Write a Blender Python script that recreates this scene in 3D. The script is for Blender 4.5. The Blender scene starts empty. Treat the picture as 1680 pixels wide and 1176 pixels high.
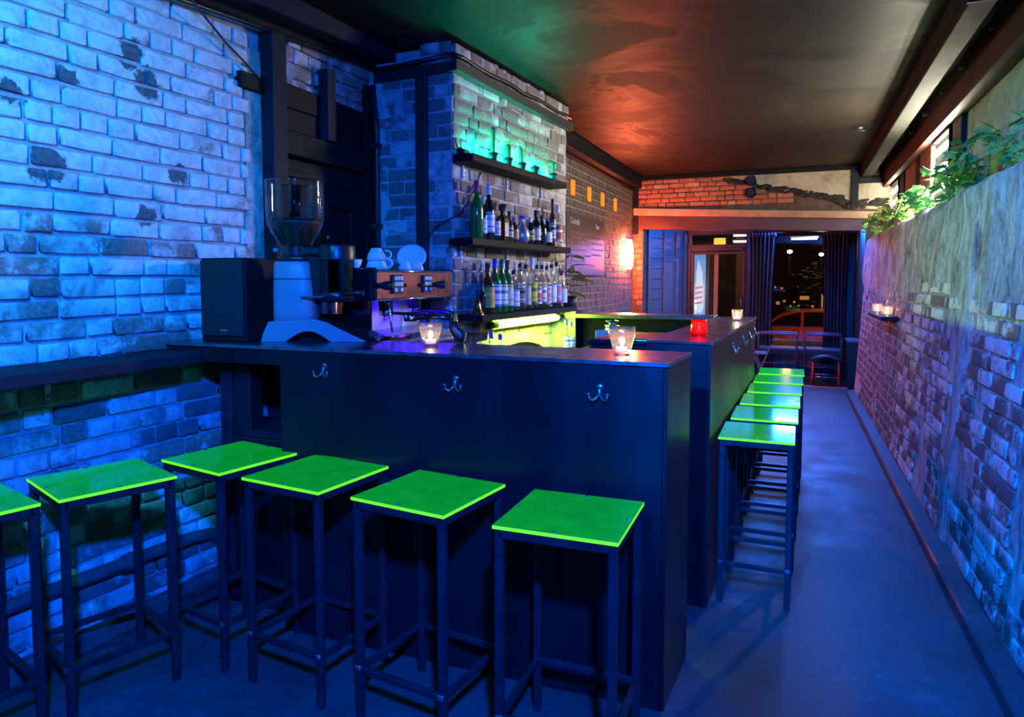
import bpy, bmesh, math, random
from math import sin, cos, pi, radians, sqrt, atan2
from mathutils import Vector, Matrix, noise

S = bpy.context.scene
COL = S.collection
rng = random.Random(7)

# ------------------------------------------------------------------ camera
cam_d = bpy.data.cameras.new('camera')
cam_d.sensor_width = 36.0
cam_d.lens = 1130.0 / 1680.0 * 36.0
cam_d.shift_y = -0.0362
cam_d.clip_end = 300
cam = bpy.data.objects.new('camera', cam_d)
COL.objects.link(cam)
cam.location = (0, 0, 1.40)
cam.rotation_euler = (radians(86.5), 0, radians(22.546))
S.camera = cam

# ------------------------------------------------------------------ world, exposure, room lamps
wd = bpy.data.worlds.new('night')
S.world = wd
wd.use_nodes = True
wd.node_tree.nodes['Background'].inputs[0].default_value = (0.0035, 0.005, 0.011, 1)
wd.node_tree.nodes['Background'].inputs[1].default_value = 1.0
S.view_settings.view_transform = 'Standard'
S.view_settings.look = 'None'
S.view_settings.exposure = 0.0
S.view_settings.gamma = 1.0
S.view_settings.use_curve_mapping = False
S.cycles.max_bounces = 5
S.cycles.adaptive_threshold = 0.03
S.cycles.diffuse_bounces = 2
S.cycles.glossy_bounces = 3
S.cycles.transmission_bounces = 4
S.cycles.transparent_max_bounces = 16
S.cycles.caustics_reflective = False
S.cycles.caustics_refractive = False


def lamp(name, kind, loc, energy, color, size=0.1, target=None, size_y=None, spread=None, spot=None):
    d = bpy.data.lights.new(name, kind)
    d.energy = energy
    d.color = color
    if kind == 'AREA':
        d.size = size
        if size_y:
            d.shape = 'RECTANGLE'
            d.size_y = size_y
        else:
            d.shape = 'DISK'
        if spread:
            d.spread = radians(spread)
    else:
        d.shadow_soft_size = size
        if kind == 'SPOT':
            d.spot_size = radians(spot or 90)
            d.spot_blend = 0.5
    o = bpy.data.objects.new(name, d)
    COL.objects.link(o)
    o.location = loc
    if target is not None:
        o.rotation_euler = (Vector(target) - Vector(loc)).to_track_quat('-Z', 'Y').to_euler()
    return o


# blue flood lamps under the ceiling behind the camera, and the blue strip over the shop window
lamp('blue_flood', 'AREA', (0.40, -0.45, 2.5), 155, (0.0, 0.095, 1.0), 0.16, (-1.3, 2.1, 0.1), None, 105)
lamp('blue_aisle_flood', 'SPOT', (-0.45, -0.4, 2.5), 2200, (0.0, 0.15, 1.0), 0.07, (0.80, 3.9, 0.75), spot=46)
bpy.data.lights['blue_aisle_flood'].spot_blend = 0.6
lamp('cyan_flood', 'SPOT', (-1.25, 0.2, 2.6), 260, (0.02, 0.52, 1.0), 0.07, (-2.5, 1.15, 1.95), spot=84)
bpy.data.lights['cyan_flood'].spot_blend = 0.85
lamp('blue_window_strip', 'AREA', (0.12, 10.55, 2.16), 170, (0.02, 0.16, 1.0), 0.9, (-1.2, 8.0, 0.8), 0.06)

# ------------------------------------------------------------------ helpers
class MB:
    def __init__(s):
        s.v, s.f, s.m, s.sm = [], [], [], []

    def add(s, verts, faces, mi=0, smooth=False):
        o = len(s.v)
        s.v += [tuple(v) for v in verts]
        s.f += [tuple(i + o for i in f) for f in faces]
        s.m += [mi] * len(faces)
        s.sm += [smooth] * len(faces)
        return s

    def box(s, c, d, rz=0, mi=0, rx=0, ry=0):
        x, y, z = d[0] / 2, d[1] / 2, d[2] / 2
        M = Matrix.Rotation(rz, 3, 'Z') @ Matrix.Rotation(ry, 3, 'Y') @ Matrix.Rotation(rx, 3, 'X')
        c = Vector(c)
        vs = [c + M @ Vector((a * x, b * y, e * z)) for e in (-1, 1) for b in (-1, 1) for a in (-1, 1)]
        return s.add(vs, [(0, 2, 3, 1), (4, 5, 7, 6), (0, 1, 5, 4), (2, 6, 7, 3), (0, 4, 6, 2), (1, 3, 7, 5)], mi)

    def span(s, a, b, mi=0):
        return s.box([(a[i] + b[i]) / 2 for i in range(3)], [abs(b[i] - a[i]) for i in range(3)], mi=mi)

    def prism(s, poly, z0, z1, mi=0, smooth=False):
        """plan polygon [(x,y)] (counter-clockwise) between z0 and z1; z may be callables of index"""
        n = len(poly)
        lo = [(p[0], p[1], z0(i) if callable(z0) else z0) for i, p in enumerate(poly)]
        hi = [(p[0], p[1], z1(i) if callable(z1) else z1) for i, p in enumerate(poly)]
        fs = [(i, (i + 1) % n, n + (i + 1) % n, n + i) for i in range(n)]
        s.add(lo + hi, [tuple(range(n - 1, -1, -1)), tuple(range(n, 2 * n))], mi)
        o = len(s.v) - 2 * n
        s.f += [tuple(k + o for k in f) for f in fs]
        s.m += [mi] * n
        s.sm += [smooth] * n
        return s

    def extr(s, poly, axis, a, b, mi=0, smooth=False):
        """2-D polygon extruded along an axis: axis 'x' poly=(y,z); axis 'y' poly=(x,z)"""
        n = len(poly)
        if axis == 'x':
            A = [(a, p[0], p[1]) for p in poly]
            B = [(b, p[0], p[1]) for p in poly]
        else:
            A = [(p[0], a, p[1]) for p in poly]
            B = [(p[0], b, p[1]) for p in poly]
        s.add(A + B, [tuple(range(n)), tuple(range(2 * n - 1, n - 1, -1))], mi)
        o = len(s.v) - 2 * n
        for i in range(n):
            s.f.append((o + (i + 1) % n, o + i, o + n + i, o + n + (i + 1) % n))
            s.m.append(mi)
            s.sm.append(smooth)
        return s

    def lathe(s, prof, seg=20, c=(0, 0, 0), mi=0, a0=0, a1=2 * pi, smooth=True, M=None):
        full = abs(a1 - a0 - 2 * pi) < 1e-6
        n = seg if full else seg + 1
        vs = []
        for r, z in prof:
            for k in range(n):
                t = a0 + (a1 - a0) * k / seg
                p = Vector((r * cos(t), r * sin(t), z))
                if M is not None:
                    p = M @ p
                vs.append((p.x + c[0], p.y + c[1], p.z + c[2]))
        fs = []
        for j in range(len(prof) - 1):
            for k in range(seg):
                k2 = (k + 1) % n if full else k + 1
                fs.append((j * n + k, j * n + k2, (j + 1) * n + k2, (j + 1) * n + k))
        return s.add(vs, fs, mi, smooth)

    def tube(s, pts, r, seg=8, mi=0, caps=True, rad=None, smooth=True):
        pts = [Vector(p) for p in pts]
        n = len(pts)
        vs = []
        up = None
        for i, p in enumerate(pts):
            t = (pts[min(i + 1, n - 1)] - pts[max(i - 1, 0)]).normalized()
            if up is None:
                up = Vector((0, 0, 1)) if abs(t.z) < 0.9 else Vector((1, 0, 0))
            a = t.cross(up).normalized()
            b = a.cross(t).normalized()
            up = b
            rr = rad[i] if rad else r
            for k in range(seg):
                q = 2 * pi * k / seg
                vs.append(p + a * (cos(q) * rr) + b * (sin(q) * rr))
        fs = []
        for i in range(n - 1):
            for k in range(seg):
                k2 = (k + 1) % seg
                fs.append((i * seg + k, i * seg + k2, (i + 1) * seg + k2, (i + 1) * seg + k))
        s.add(vs, fs, mi, smooth)
        if caps:
            o = len(s.v) - n * seg
            s.f += [tuple(o + k for k in range(seg - 1, -1, -1)), tuple(o + (n - 1) * seg + k for k in range(seg))]
            s.m += [mi] * 2
            s.sm += [False] * 2
        return s

    def bar(s, a, b, w, h=None, mi=0):
        """square section bar from a to b"""
        h = h or w
        a, b = Vector(a), Vector(b)
        t = (b - a).normalized()
        up = Vector((0, 0, 1)) if abs(t.z) < 0.95 else Vector((0, 1, 0))
        x = t.cross(up).normalized()
        y = x.cross(t).normalized()
        vs = []
        for p in (a, b):
            for i, j in ((-1, -1), (1, -1), (1, 1), (-1, 1)):
                vs.append(p + x * (i * w / 2) + y * (j * h / 2))
        return s.add(vs, [(3, 2, 1, 0), (4, 5, 6, 7), (0, 1, 5, 4), (1, 2, 6, 5), (2, 3, 7, 6), (3, 0, 4, 7)], mi)

    def ball(s, c, r, seg=12, rings=8, mi=0, sc=(1, 1, 1)):
        prof = [(max(r * sin(pi * i / rings), 1e-5), -r * cos(pi * i / rings)) for i in range(rings + 1)]
        return s.lathe(prof, seg, c, mi, M=Matrix.Diagonal(Vector(sc)))

    def xf(s, M):
        s.v = [tuple(M @ Vector(v)) for v in s.v]
        return s

    def mesh(s, name, mats, bevel=0, seg=1):
        me = bpy.data.meshes.new(name)
        me.from_pydata(s.v, [], s.f)
        if not isinstance(mats, (list, tuple)):
            mats = [mats]
        for m in mats:
            me.materials.append(m)
        me.polygons.foreach_set('material_index', s.m)
        me.polygons.foreach_set('use_smooth', s.sm)
        me.update()
        if bevel:
            bm = bmesh.new()
            bm.from_mesh(me)
            bmesh.ops.remove_doubles(bm, verts=bm.verts, dist=1e-5)
            es = [e for e in bm.edges if len(e.link_faces) == 2 and e.calc_face_angle(0) > 0.6]
            bmesh.ops.bevel(bm, geom=es, offset=bevel, segments=seg, affect='EDGES', profile=0.5, clamp_overlap=True)
            bm.to_mesh(me)
            bm.free()
        return me

    def build(s, name, mats, parent=None, bevel=0, seg=1, loc=None, rz=0):
        o = bpy.data.objects.new(name, s.mesh(name, mats, bevel, seg))
        COL.objects.link(o)
        if parent is not None:
            o.parent = parent
        if loc is not None:
            o.location = loc
        if rz:
            o.rotation_euler = (0, 0, rz)
        return o


def tag(o, label, cat, group=None):
    o['label'] = label
    o['category'] = cat
    if group:
        o['group'] = group
    return o


def thing(name, label, cat, loc=(0, 0, 0), rz=0, group=None):
    o = bpy.data.objects.new(name, None)
    o.empty_display_size = 0.05
    COL.objects.link(o)
    o.location = loc
    o.rotation_euler = (0, 0, rz)
    return tag(o, label, cat, group)


def struct(o):
    o['kind'] = 'structure'
    return o


def dup(root, loc, rz=None, label=None, scale=None):
    r = root.copy()
    COL.objects.link(r)
    r.location = loc
    if rz is not None:
        r.rotation_euler = (0, 0, rz)
    if label:
        r['label'] = label
    if scale:
        r.scale = scale
    for ch in list(root.children):
        c = ch.copy()
        COL.objects.link(c)
        c.parent = r
        for g in list(ch.children):
            d = g.copy()
            COL.objects.link(d)
            d.parent = c
    return r


# ------------------------------------------------------------------ materials
class NT:
    def __init__(s, name):
        s.mat = bpy.data.materials.new(name)
        s.mat.use_nodes = True
        s.t = s.mat.node_tree
        s.t.nodes.clear()
        s.out = s.n('ShaderNodeOutputMaterial')
        s.bs = s.n('ShaderNodeBsdfPrincipled')
        s.l(s.bs.outputs[0], s.out.inputs[0])

    def n(s, kind, **kw):
        x = s.t.nodes.new(kind)
        for k, v in kw.items():
            setattr(x, k, v)
        return x

    def l(s, a, b):
        s.t.links.new(a, b)

    def put(s, sock, v):
        if hasattr(v, 'is_linked') or isinstance(v, bpy.types.NodeSocket):
            s.l(v, sock)
        elif isinstance(v, (tuple, list)) and len(v) == 3 and sock.type == 'RGBA':
            sock.default_value = (*v, 1)
        else:
            sock.default_value = v

    def pos(s):
        return s.n('ShaderNodeNewGeometry').outputs['Position']

    def obj(s):
        return s.n('ShaderNodeTexCoord').outputs['Object']

    def noise(s, vec, scale, detail=4, rough=0.6, dist=0.0):
        x = s.n('ShaderNodeTexNoise')
        s.l(vec, x.inputs['Vector'])
        x.inputs['Scale'].default_value = scale
        x.inputs['Detail'].default_value = detail
        x.inputs['Roughness'].default_value = rough
        x.inputs['Distortion'].default_value = dist
        return x.outputs['Fac']

    def ramp(s, fac, stops, interp='LINEAR'):
        x = s.n('ShaderNodeValToRGB')
        x.color_ramp.interpolation = interp
        e = x.color_ramp.elements
        while len(e) < len(stops):
            e.new(0.5)
        for i, (p, c) in enumerate(stops):
            e[i].position = p
            e[i].color = (*c, 1) if len(c) == 3 else c
        s.l(fac, x.inputs[0])
        return x.outputs[0]

    def mix(s, fac, a, b):
        x = s.n('ShaderNodeMix', data_type='RGBA')
        s.put(x.inputs['Factor'], fac)
        s.put(x.inputs[6], a)
        s.put(x.inputs[7], b)
        return x.outputs[2]

    def math(s, op, a, b=0.0, clamp=False):
        x = s.n('ShaderNodeMath', operation=op, use_clamp=clamp)
        s.put(x.inputs[0], a)
        s.put(x.inputs[1], b)
        return x.outputs[0]

    def mapr(s, v, a, b, c=0.0, d=1.0):
        x = s.n('ShaderNodeMapRange')
        s.l(v, x.inputs[0])
        for i, q in enumerate((a, b, c, d)):
            x.inputs[i + 1].default_value = q
        return x.outputs[0]

    def sep(s, v):
        x = s.n('ShaderNodeSeparateXYZ')
        s.l(v, x.inputs[0])
        return x.outputs

    def scaled(s, v, sc):
        x = s.n('ShaderNodeVectorMath', operation='MULTIPLY')
        s.l(v, x.inputs[0])
        x.inputs[1].default_value = sc
        return x.outputs[0]

    def bump(s, h, strength=0.3, dist=0.01):
        x = s.n('ShaderNodeBump')
        x.inputs['Strength'].default_value = strength
        x.inputs['Distance'].default_value = dist
        s.l(h, x.inputs['Height'])
        s.l(x.outputs[0], s.bs.inputs['Normal'])

    def set(s, base=None, rough=0.6, metal=0.0, spec=0.5, emit=None, es=0.0):
        if base is not None:
            s.put(s.bs.inputs['Base Color'], base)
        s.put(s.bs.inputs['Roughness'], rough)
        s.bs.inputs['Metallic'].default_value = metal
        s.bs.inputs['Specular IOR Level'].default_value = spec
        if emit is not None:
            s.put(s.bs.inputs['Emission Color'], emit)
            s.put(s.bs.inputs['Emission Strength'], es)
        return s.mat


def plain(name, base, rough=0.6, metal=0.0, spec=0.5, emit=None, es=0.0, var=0.25, scale=14.0, bump=0.0, stretch=None):
    """one colour with a little procedural unevenness"""
    t = NT(name)
    v = t.obj()
    if stretch:
        v = t.scaled(v, stretch)
    f = t.noise(v, scale, 5)
    lo = tuple(max(0, c * (1 - var)) for c in base)
    hi = tuple(min(1, c * (1 + var)) for c in base)
    c = t.ramp(f, [(0.3, lo), (0.7, hi)])
    r = t.mapr(f, 0.3, 0.7, max(rough - 0.07, 0.02), min(rough + 0.07, 1))
    if bump:
        t.bump(f, bump, 0.004)
    return t.set(c, r, metal, spec, emit, es)


def glow(name, color, strength, base=(0.8, 0.8, 0.8)):
    t = NT(name)
    return t.set(base, 0.8, spec=0.05, emit=color, es=strength)


def thin_glass(name, tint=(0.96, 0.98, 1.0), rough=0.03, refl=1.0, frost=0.0):
    """a thin wall of glass: clear view through it plus a fresnel mirror"""
    t = NT(name)
    t.t.nodes.remove(t.bs)
    tr = t.n('ShaderNodeBsdfTransparent')
    tr.inputs[0].default_value = (*tint, 1)
    gl = t.n('ShaderNodeBsdfGlossy')
    gl.inputs['Roughness'].default_value = rough
    lw = t.n('ShaderNodeLayerWeight')
    lw.inputs[0].default_value = 0.5
    fa = t.math('POWER', lw.outputs['Facing'], 3.0)
    f = t.math('ADD', t.math('MULTIPLY', fa, 0.55 * refl), 0.045 * refl, True)
    mx = t.n('ShaderNodeMixShader')
    t.l(f, mx.inputs[0])
    t.l(tr.outputs[0], mx.inputs[1])
    t.l(gl.outputs[0], mx.inputs[2])
    if frost:
        tl = t.n('ShaderNodeBsdfTranslucent')
        tl.inputs[0].default_value = (*tint, 1)
        m2 = t.n('ShaderNodeMixShader')
        m2.inputs[0].default_value = frost
        t.l(mx.outputs[0], m2.inputs[1])
        t.l(tl.outputs[0], m2.inputs[2])
        mx = m2
    t.l(mx.outputs[0], t.out.inputs[0])
    return t.mat


def brick_mat(name, paint_lo, paint_hi, z_lo, z_hi, bricks, paints, blots=(), rough=0.8, pscale=7.0):
    """old brick with worn paint: cover goes from paint_lo below z_lo to paint_hi above z_hi"""
    t = NT(name)
    p = t.pos()
    rnd = t.n('ShaderNodeObjectInfo').outputs['Random']
    big = t.noise(p, pscale, 6, 0.65, 0.4)
    fine = t.noise(p, 60, 5, 0.7)
    body = t.ramp(rnd, [(i / max(1, len(bricks) - 1), c) for i, c in enumerate(bricks)])
    body = t.mix(t.mapr(fine, 0.35, 0.7), body, tuple(c * 0.55 for c in bricks[0]))
    pcol = t.ramp(t.noise(p, 18, 8, 0.75, 0.6), [(0.34, paints[0]), (0.56, paints[1])])
    pcol = t.mix(t.math('MULTIPLY', t.mapr(t.noise(p, 3.5, 5, 0.7, 0.5), 0.5, 0.72), 0.55), pcol, tuple(c * 0.55 for c in paints[0]))
    z = t.sep(p)[2]
    cover = t.mapr(z, z_lo, z_hi, paint_lo, paint_hi)
    jit = t.math('MULTIPLY', t.math('SUBTRACT', rnd, 0.5), 0.32)
    lvl = t.math('ADD', t.math('ADD', cover, jit), t.math('MULTIPLY', t.math('SUBTRACT', fine, 0.5), 0.35))
    m = t.mapr(t.math('SUBTRACT', lvl, big), -0.10, 0.05)
    col = t.mix(m, body, pcol)
    if blots:
        warp = t.n('ShaderNodeVectorMath', operation='ADD')
        nz = t.n('ShaderNodeTexNoise')
        t.l(p, nz.inputs['Vector'])
        nz.inputs['Scale'].default_value = 22
        nz.inputs['Detail'].default_value = 5
        sc = t.n('ShaderNodeVectorMath', operation='SCALE')
        sub = t.n('ShaderNodeVectorMath', operation='SUBTRACT')
        t.l(nz.outputs['Color'], sub.inputs[0])
        sub.inputs[1].default_value = (0.5, 0.5, 0.5)
        t.l(sub.outputs[0], sc.inputs[0])
        sc.inputs['Scale'].default_value = 0.09
        t.l(p, warp.inputs[0])
        t.l(sc.outputs[0], warp.inputs[1])
        acc = None
        for (bp, br) in blots:
            d = t.n('ShaderNodeVectorMath', operation='DISTANCE')
            t.l(warp.outputs[0], d.inputs[0])
            d.inputs[1].default_value = bp
            q = t.math('DIVIDE', d.outputs['Value'], br)
            acc = q if acc is None else t.math('MINIMUM', acc, q)
        bm_ = t.mapr(t.math('ADD', acc, t.math('MULTIPLY', t.math('SUBTRACT', fine, 0.5), 0.7)), 1.08, 0.88)
        col = t.mix(bm_, col, t.ramp(fine, [(0.35, (0.05, 0.065, 0.085)), (0.7, (0.13, 0.15, 0.17))]))
    t.bump(t.math('ADD', fine, t.math('MULTIPLY', m, 0.5)), 0.5, 0.004)
    return t.set(col, rough, spec=0.3)


M = {}
M['black_steel'] = plain('blackened_steel', (0.010, 0.011, 0.014), 0.36, 0.1, 0.35, var=0.3, scale=5, stretch=(1, 1, 0.4))
M['bar_top'] = plain('brushed_dark_steel_top', (0.11, 0.105, 0.11), 0.24, 0.75, var=0.18, scale=9, stretch=(0.6, 8, 1))
M['bar_edge'] = plain('worn_steel_edge', (0.32, 0.33, 0.35), 0.3, 0.9)
M['stool_steel'] = plain('stool_black_steel', (0.020, 0.023, 0.031), 0.40, 0.2, spec=0.4, var=0.25)
M['matte_black'] = plain('matte_black_board', (0.006, 0.006, 0.007), 0.9, spec=0.08)
M['weld'] = plain('bare_weld_metal', (0.35, 0.36, 0.4), 0.35, 0.9)
M['black_wood'] = plain('black_painted_timber', (0.008, 0.008, 0.010), 0.6, spec=0.12, var=0.4, scale=10, bump=0.2, stretch=(3, 3, 0.6))
M['blue_black_wood'] = plain('blue_black_painted_timber', (0.014, 0.017, 0.026), 0.6, spec=0.12, var=0.35, bump=0.2)
M['old_pipe'] = plain('dull_grey_pipe_paint', (0.07, 0.08, 0.085), 0.6, var=0.3)
M['trim_black'] = plain('black_trim_paint', (0.018, 0.02, 0.024), 0.45)
M['black_plastic'] = plain('black_plastic', (0.012, 0.012, 0.014), 0.35, var=0.1)
M['black_gloss'] = plain('black_gloss', (0.008, 0.008, 0.009), 0.12, var=0.1)
M['grille'] = plain('speaker_grille_cloth', (0.010, 0.011, 0.014), 0.8, var=0.2, scale=200)
M['grey_enamel'] = plain('grey_enamel', (0.20, 0.22, 0.26), 0.42, var=0.05)
M['chrome'] = plain('chrome', (0.75, 0.75, 0.78), 0.12, 1.0, var=0.05)
M['copper'] = plain('brushed_copper', (0.80, 0.36, 0.29), 0.20, 1.0, var=0.18, scale=6, stretch=(1, 8, 2))
M['brass'] = plain('brass', (0.80, 0.55, 0.18), 0.18, 1.0, var=0.08)
M['hook'] = plain('dull_nickel_hook', (0.30, 0.32, 0.30), 0.3, 0.9)
M['white_china'] = plain('white_china', (0.78, 0.80, 0.82), 0.15, var=0.03)
M['button'] = plain('pale_button', (0.75, 0.73, 0.72), 0.4, var=0.03)
M['glass'] = thin_glass('clear_glass')
M['votive'] = thin_glass('pressed_votive_glass', (0.95, 0.95, 0.97), 0.06, 1.5, 0.07)
M['hopper'] = thin_glass('hopper_clear_plastic', (0.82, 0.86, 0.92), 0.06, 1.1)
M['smoked'] = thin_glass('smoked_plastic', (0.22, 0.20, 0.20), 0.06, 1.0)
M['red_glass'] = thin_glass('red_glass', (0.95, 0.07, 0.05), 0.05, 1.2, 0.14)
M['blue_glass'] = plain('blue_liquid', (0.02, 0.05, 0.6), 0.1, var=0.2)
M['window_glass'] = thin_glass('window_glass', (0.80, 0.82, 0.85), 0.01, 0.9)
M['wax'] = plain('tealight_wax', (0.85, 0.8, 0.7), 0.5, emit=(1.0, 0.62, 0.30), es=0.9)
M['flame'] = glow('candle_flame', (1.0, 0.62, 0.28), 60)
M['beans'] = plain('coffee_beans', (0.035, 0.016, 0.008), 0.45, var=0.6, scale=120, bump=0.6)
M['teal_tube'] = glow('teal_tube', (0.0, 1.0, 0.62), 170)
M['lime_tube'] = glow('lime_tube', (0.46, 1.0, 0.03), 360)
M['white_tube'] = glow('white_tube', (1.0, 0.93, 0.72), 450)
M['white_tube_far'] = glow('dim_white_tube', (1.0, 0.93, 0.70), 45)
t = NT('panel_diffuser')
t.t.nodes.remove(t.bs)
e_ = t.n('ShaderNodeEmission')
e_.inputs[0].default_value = (1.0, 0.97, 0.72, 1)
t.l(t.math('ADD', t.math('MULTIPLY', t.noise(t.obj(), 9, 3), 0.5), 0.2), e_.inputs[1])
t.l(e_.outputs[0], t.out.inputs[0])
M['panel_diffuser'] = t.mat
M['reflected_tube'] = glow('reflected_tube', (1.0, 0.97, 0.86), 10)  # glow of the tubes that replace reflections in the shop glass
M['amber'] = glow('amber_glass_light', (1.0, 0.30, 0.015), 0.9, (0.3, 0.1, 0.02))
M['pink_lamp'] = glow('pink_lamp_glass', (1.0, 0.155, 0.06), 400)
M['warm_lamp'] = glow('warm_lamp_glass', (1.0, 0.88, 0.6), 9)
M['lantern'] = glow('yellow_lantern', (1.0, 0.62, 0.02), 1.6)
M['white_strip'] = plain('white_bracket_strip', (0.72, 0.72, 0.72), 0.4, var=0.05)
M['pot_black'] = plain('black_pot', (0.018, 0.02, 0.02), 0.5)
M['cactus'] = plain('cactus_skin', (0.05, 0.20, 0.07), 0.6, var=0.3)
M['flower'] = plain('yellow_flower', (0.75, 0.6, 0.08), 0.6)
M['soil'] = plain('soil', (0.03, 0.02, 0.015), 0.9, var=0.5)
M['ivy_stem'] = plain('ivy_stem', (0.25, 0.22, 0.10), 0.6)
M['curtain'] = plain('dark_blue_curtain', (0.016, 0.018, 0.032), 0.8, var=0.2)
M['shop_timber'] = plain('dark_shopfront_timber', (0.022, 0.017, 0.016), 0.45, var=0.3, stretch=(3, 3, .5))
M['blue_panel'] = plain('grey_blue_panelling', (0.085, 0.095, 0.115), 0.5, var=0.15)
M['bench_steel'] = plain('bench_blue_steel', (0.07, 0.075, 0.10), 0.4, 0.3, var=0.15)
M['red_paint'] = plain('red_painted_steel', (0.55, 0.04, 0.025), 0.4, var=0.1)
M['car_paint'] = plain('orange_car_paint', (0.62, 0.09, 0.01), 0.2, var=0.05)
M['car_glass'] = plain('dark_car_glass', (0.01, 0.009, 0.008), 0.08, var=0.1)
M['tail'] = glow('orange_tail_lamp', (1.0, 0.25, 0.03), 5)
M['road'] = plain('night_road', (0.05, 0.045, 0.04), 0.7, var=0.3)
M['tan_wall'] = plain('tan_low_wall', (0.42, 0.26, 0.13), 0.8, var=0.25)
M['night_wall'] = plain('dark_house_wall', (0.06, 0.04, 0.03), 0.8, var=0.4)
M['night_window'] = glow('lit_far_window', (1.0, 0.42, 0.08), 0.55)
M['street_head'] = glow('street_lamp_head', (1.0, 0.6, 0.22), 30)
M['tree_leaf'] = plain('night_foliage', (0.03, 0.05, 0.02), 0.7, var=0.5)
M['bark'] = plain('bark', (0.10, 0.06, 0.03), 0.8, var=0.4)
M['chalk'] = plain('chalk', (0.55, 0.52, 0.50), 0.9)
M['slate'] = plain('blackboard', (0.045, 0.042, 0.048), 0.46, spec=0.35, var=0.2)
M['cable'] = plain('dark_cable', (0.05, 0.03, 0.03), 0.5)
M['sign_white'] = glow('lightbox_white', (0.85, 0.92, 1.0), 1.0)
M['sign_blue'] = glow('lightbox_blue', (0.12, 0.30, 0.62), 1.3)
M['sign_red'] = glow('lightbox_red', (0.9, 0.16, 0.08), 1.0)
M['dark_red_board'] = plain('dark_red_timber_board', (0.22, 0.06, 0.045), 0.6, var=0.3, stretch=(3, 3, .5))
M['rust_steel'] = plain('oxide_red_beam_paint', (0.06, 0.022, 0.017), 0.6, spec=0.15, var=0.3)
M['tile_black'] = plain('black_soffit_paint', (0.013, 0.013, 0.010), 0.7, spec=0.08)

def leafy(name, base, var=0.35):
    t = NT(name)
    f = t.noise(t.obj(), 6, 4)
    c = t.ramp(f, [(0.3, tuple(x * (1 - var) for x in base)), (0.7, tuple(min(1, x * (1 + var)) for x in base))])
    t.set(c, 0.42)
    tr = t.n('ShaderNodeBsdfTranslucent')
    t.l(c, tr.inputs[0])
    mx = t.n('ShaderNodeMixShader')
    mx.inputs[0].default_value = 0.4
    t.l(t.bs.outputs[0], mx.inputs[1])
    t.l(tr.outputs[0], mx.inputs[2])
    t.l(mx.outputs[0], t.out.inputs[0])
    return t.mat


M['ivy_a'] = leafy('ivy_leaf_green', (0.07, 0.30, 0.07))
M['ivy_b'] = leafy('ivy_leaf_lime', (0.42, 0.55, 0.12))
M['croton'] = leafy('croton_leaf', (0.22, 0.20, 0.04), 0.5)

# acrylic that fluoresces under the blue lamps
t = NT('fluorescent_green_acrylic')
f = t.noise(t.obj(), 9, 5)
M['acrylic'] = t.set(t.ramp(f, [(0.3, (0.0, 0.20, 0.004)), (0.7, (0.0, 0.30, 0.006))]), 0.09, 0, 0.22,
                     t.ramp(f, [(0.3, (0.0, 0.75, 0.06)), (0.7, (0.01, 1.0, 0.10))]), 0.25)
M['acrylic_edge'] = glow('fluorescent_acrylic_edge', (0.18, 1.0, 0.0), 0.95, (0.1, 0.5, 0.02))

# floor: worn dark concrete
t = NT('worn_concrete')
p = t.pos()
a = t.noise(p, 2.2, 6, 0.65, 0.3)
b = t.noise(p, 26, 6, 0.7)
c = t.ramp(t.math('ADD', t.math('MULTIPLY', a, 0.65), t.math('MULTIPLY', b, 0.35)),
           [(0.32, (0.028, 0.028, 0.029)), (0.55, (0.074, 0.074, 0.076)), (0.7, (0.15, 0.15, 0.15))])
t.bump(b, 0.25, 0.004)
M['floor'] = t.set(c, t.mapr(a, 0.3, 0.7, 0.42, 0.66), spec=0.35)

# ceiling: black gloss paint on old boards, patchy
t = NT('black_gloss_ceiling')
p = t.pos()
a = t.noise(p, 1.5, 5, 0.6, 0.8)
b = t.noise(t.scaled(p, (0.6, 3.0, 1)), 5, 6, 0.7)
c = t.ramp(b, [(0.3, (0.009, 0.0065, 0.0045)), (0.7, (0.020, 0.0145, 0.010))])
t.bump(b, 0.12, 0.01)
M['ceiling'] = t.set(c, t.ramp(a, [(0.44, (0.62, 0.62, 0.62)), (0.5, (0.48, 0.48, 0.48)), (0.62, (0.58, 0.58, 0.58))]), spec=0.14)

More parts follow.
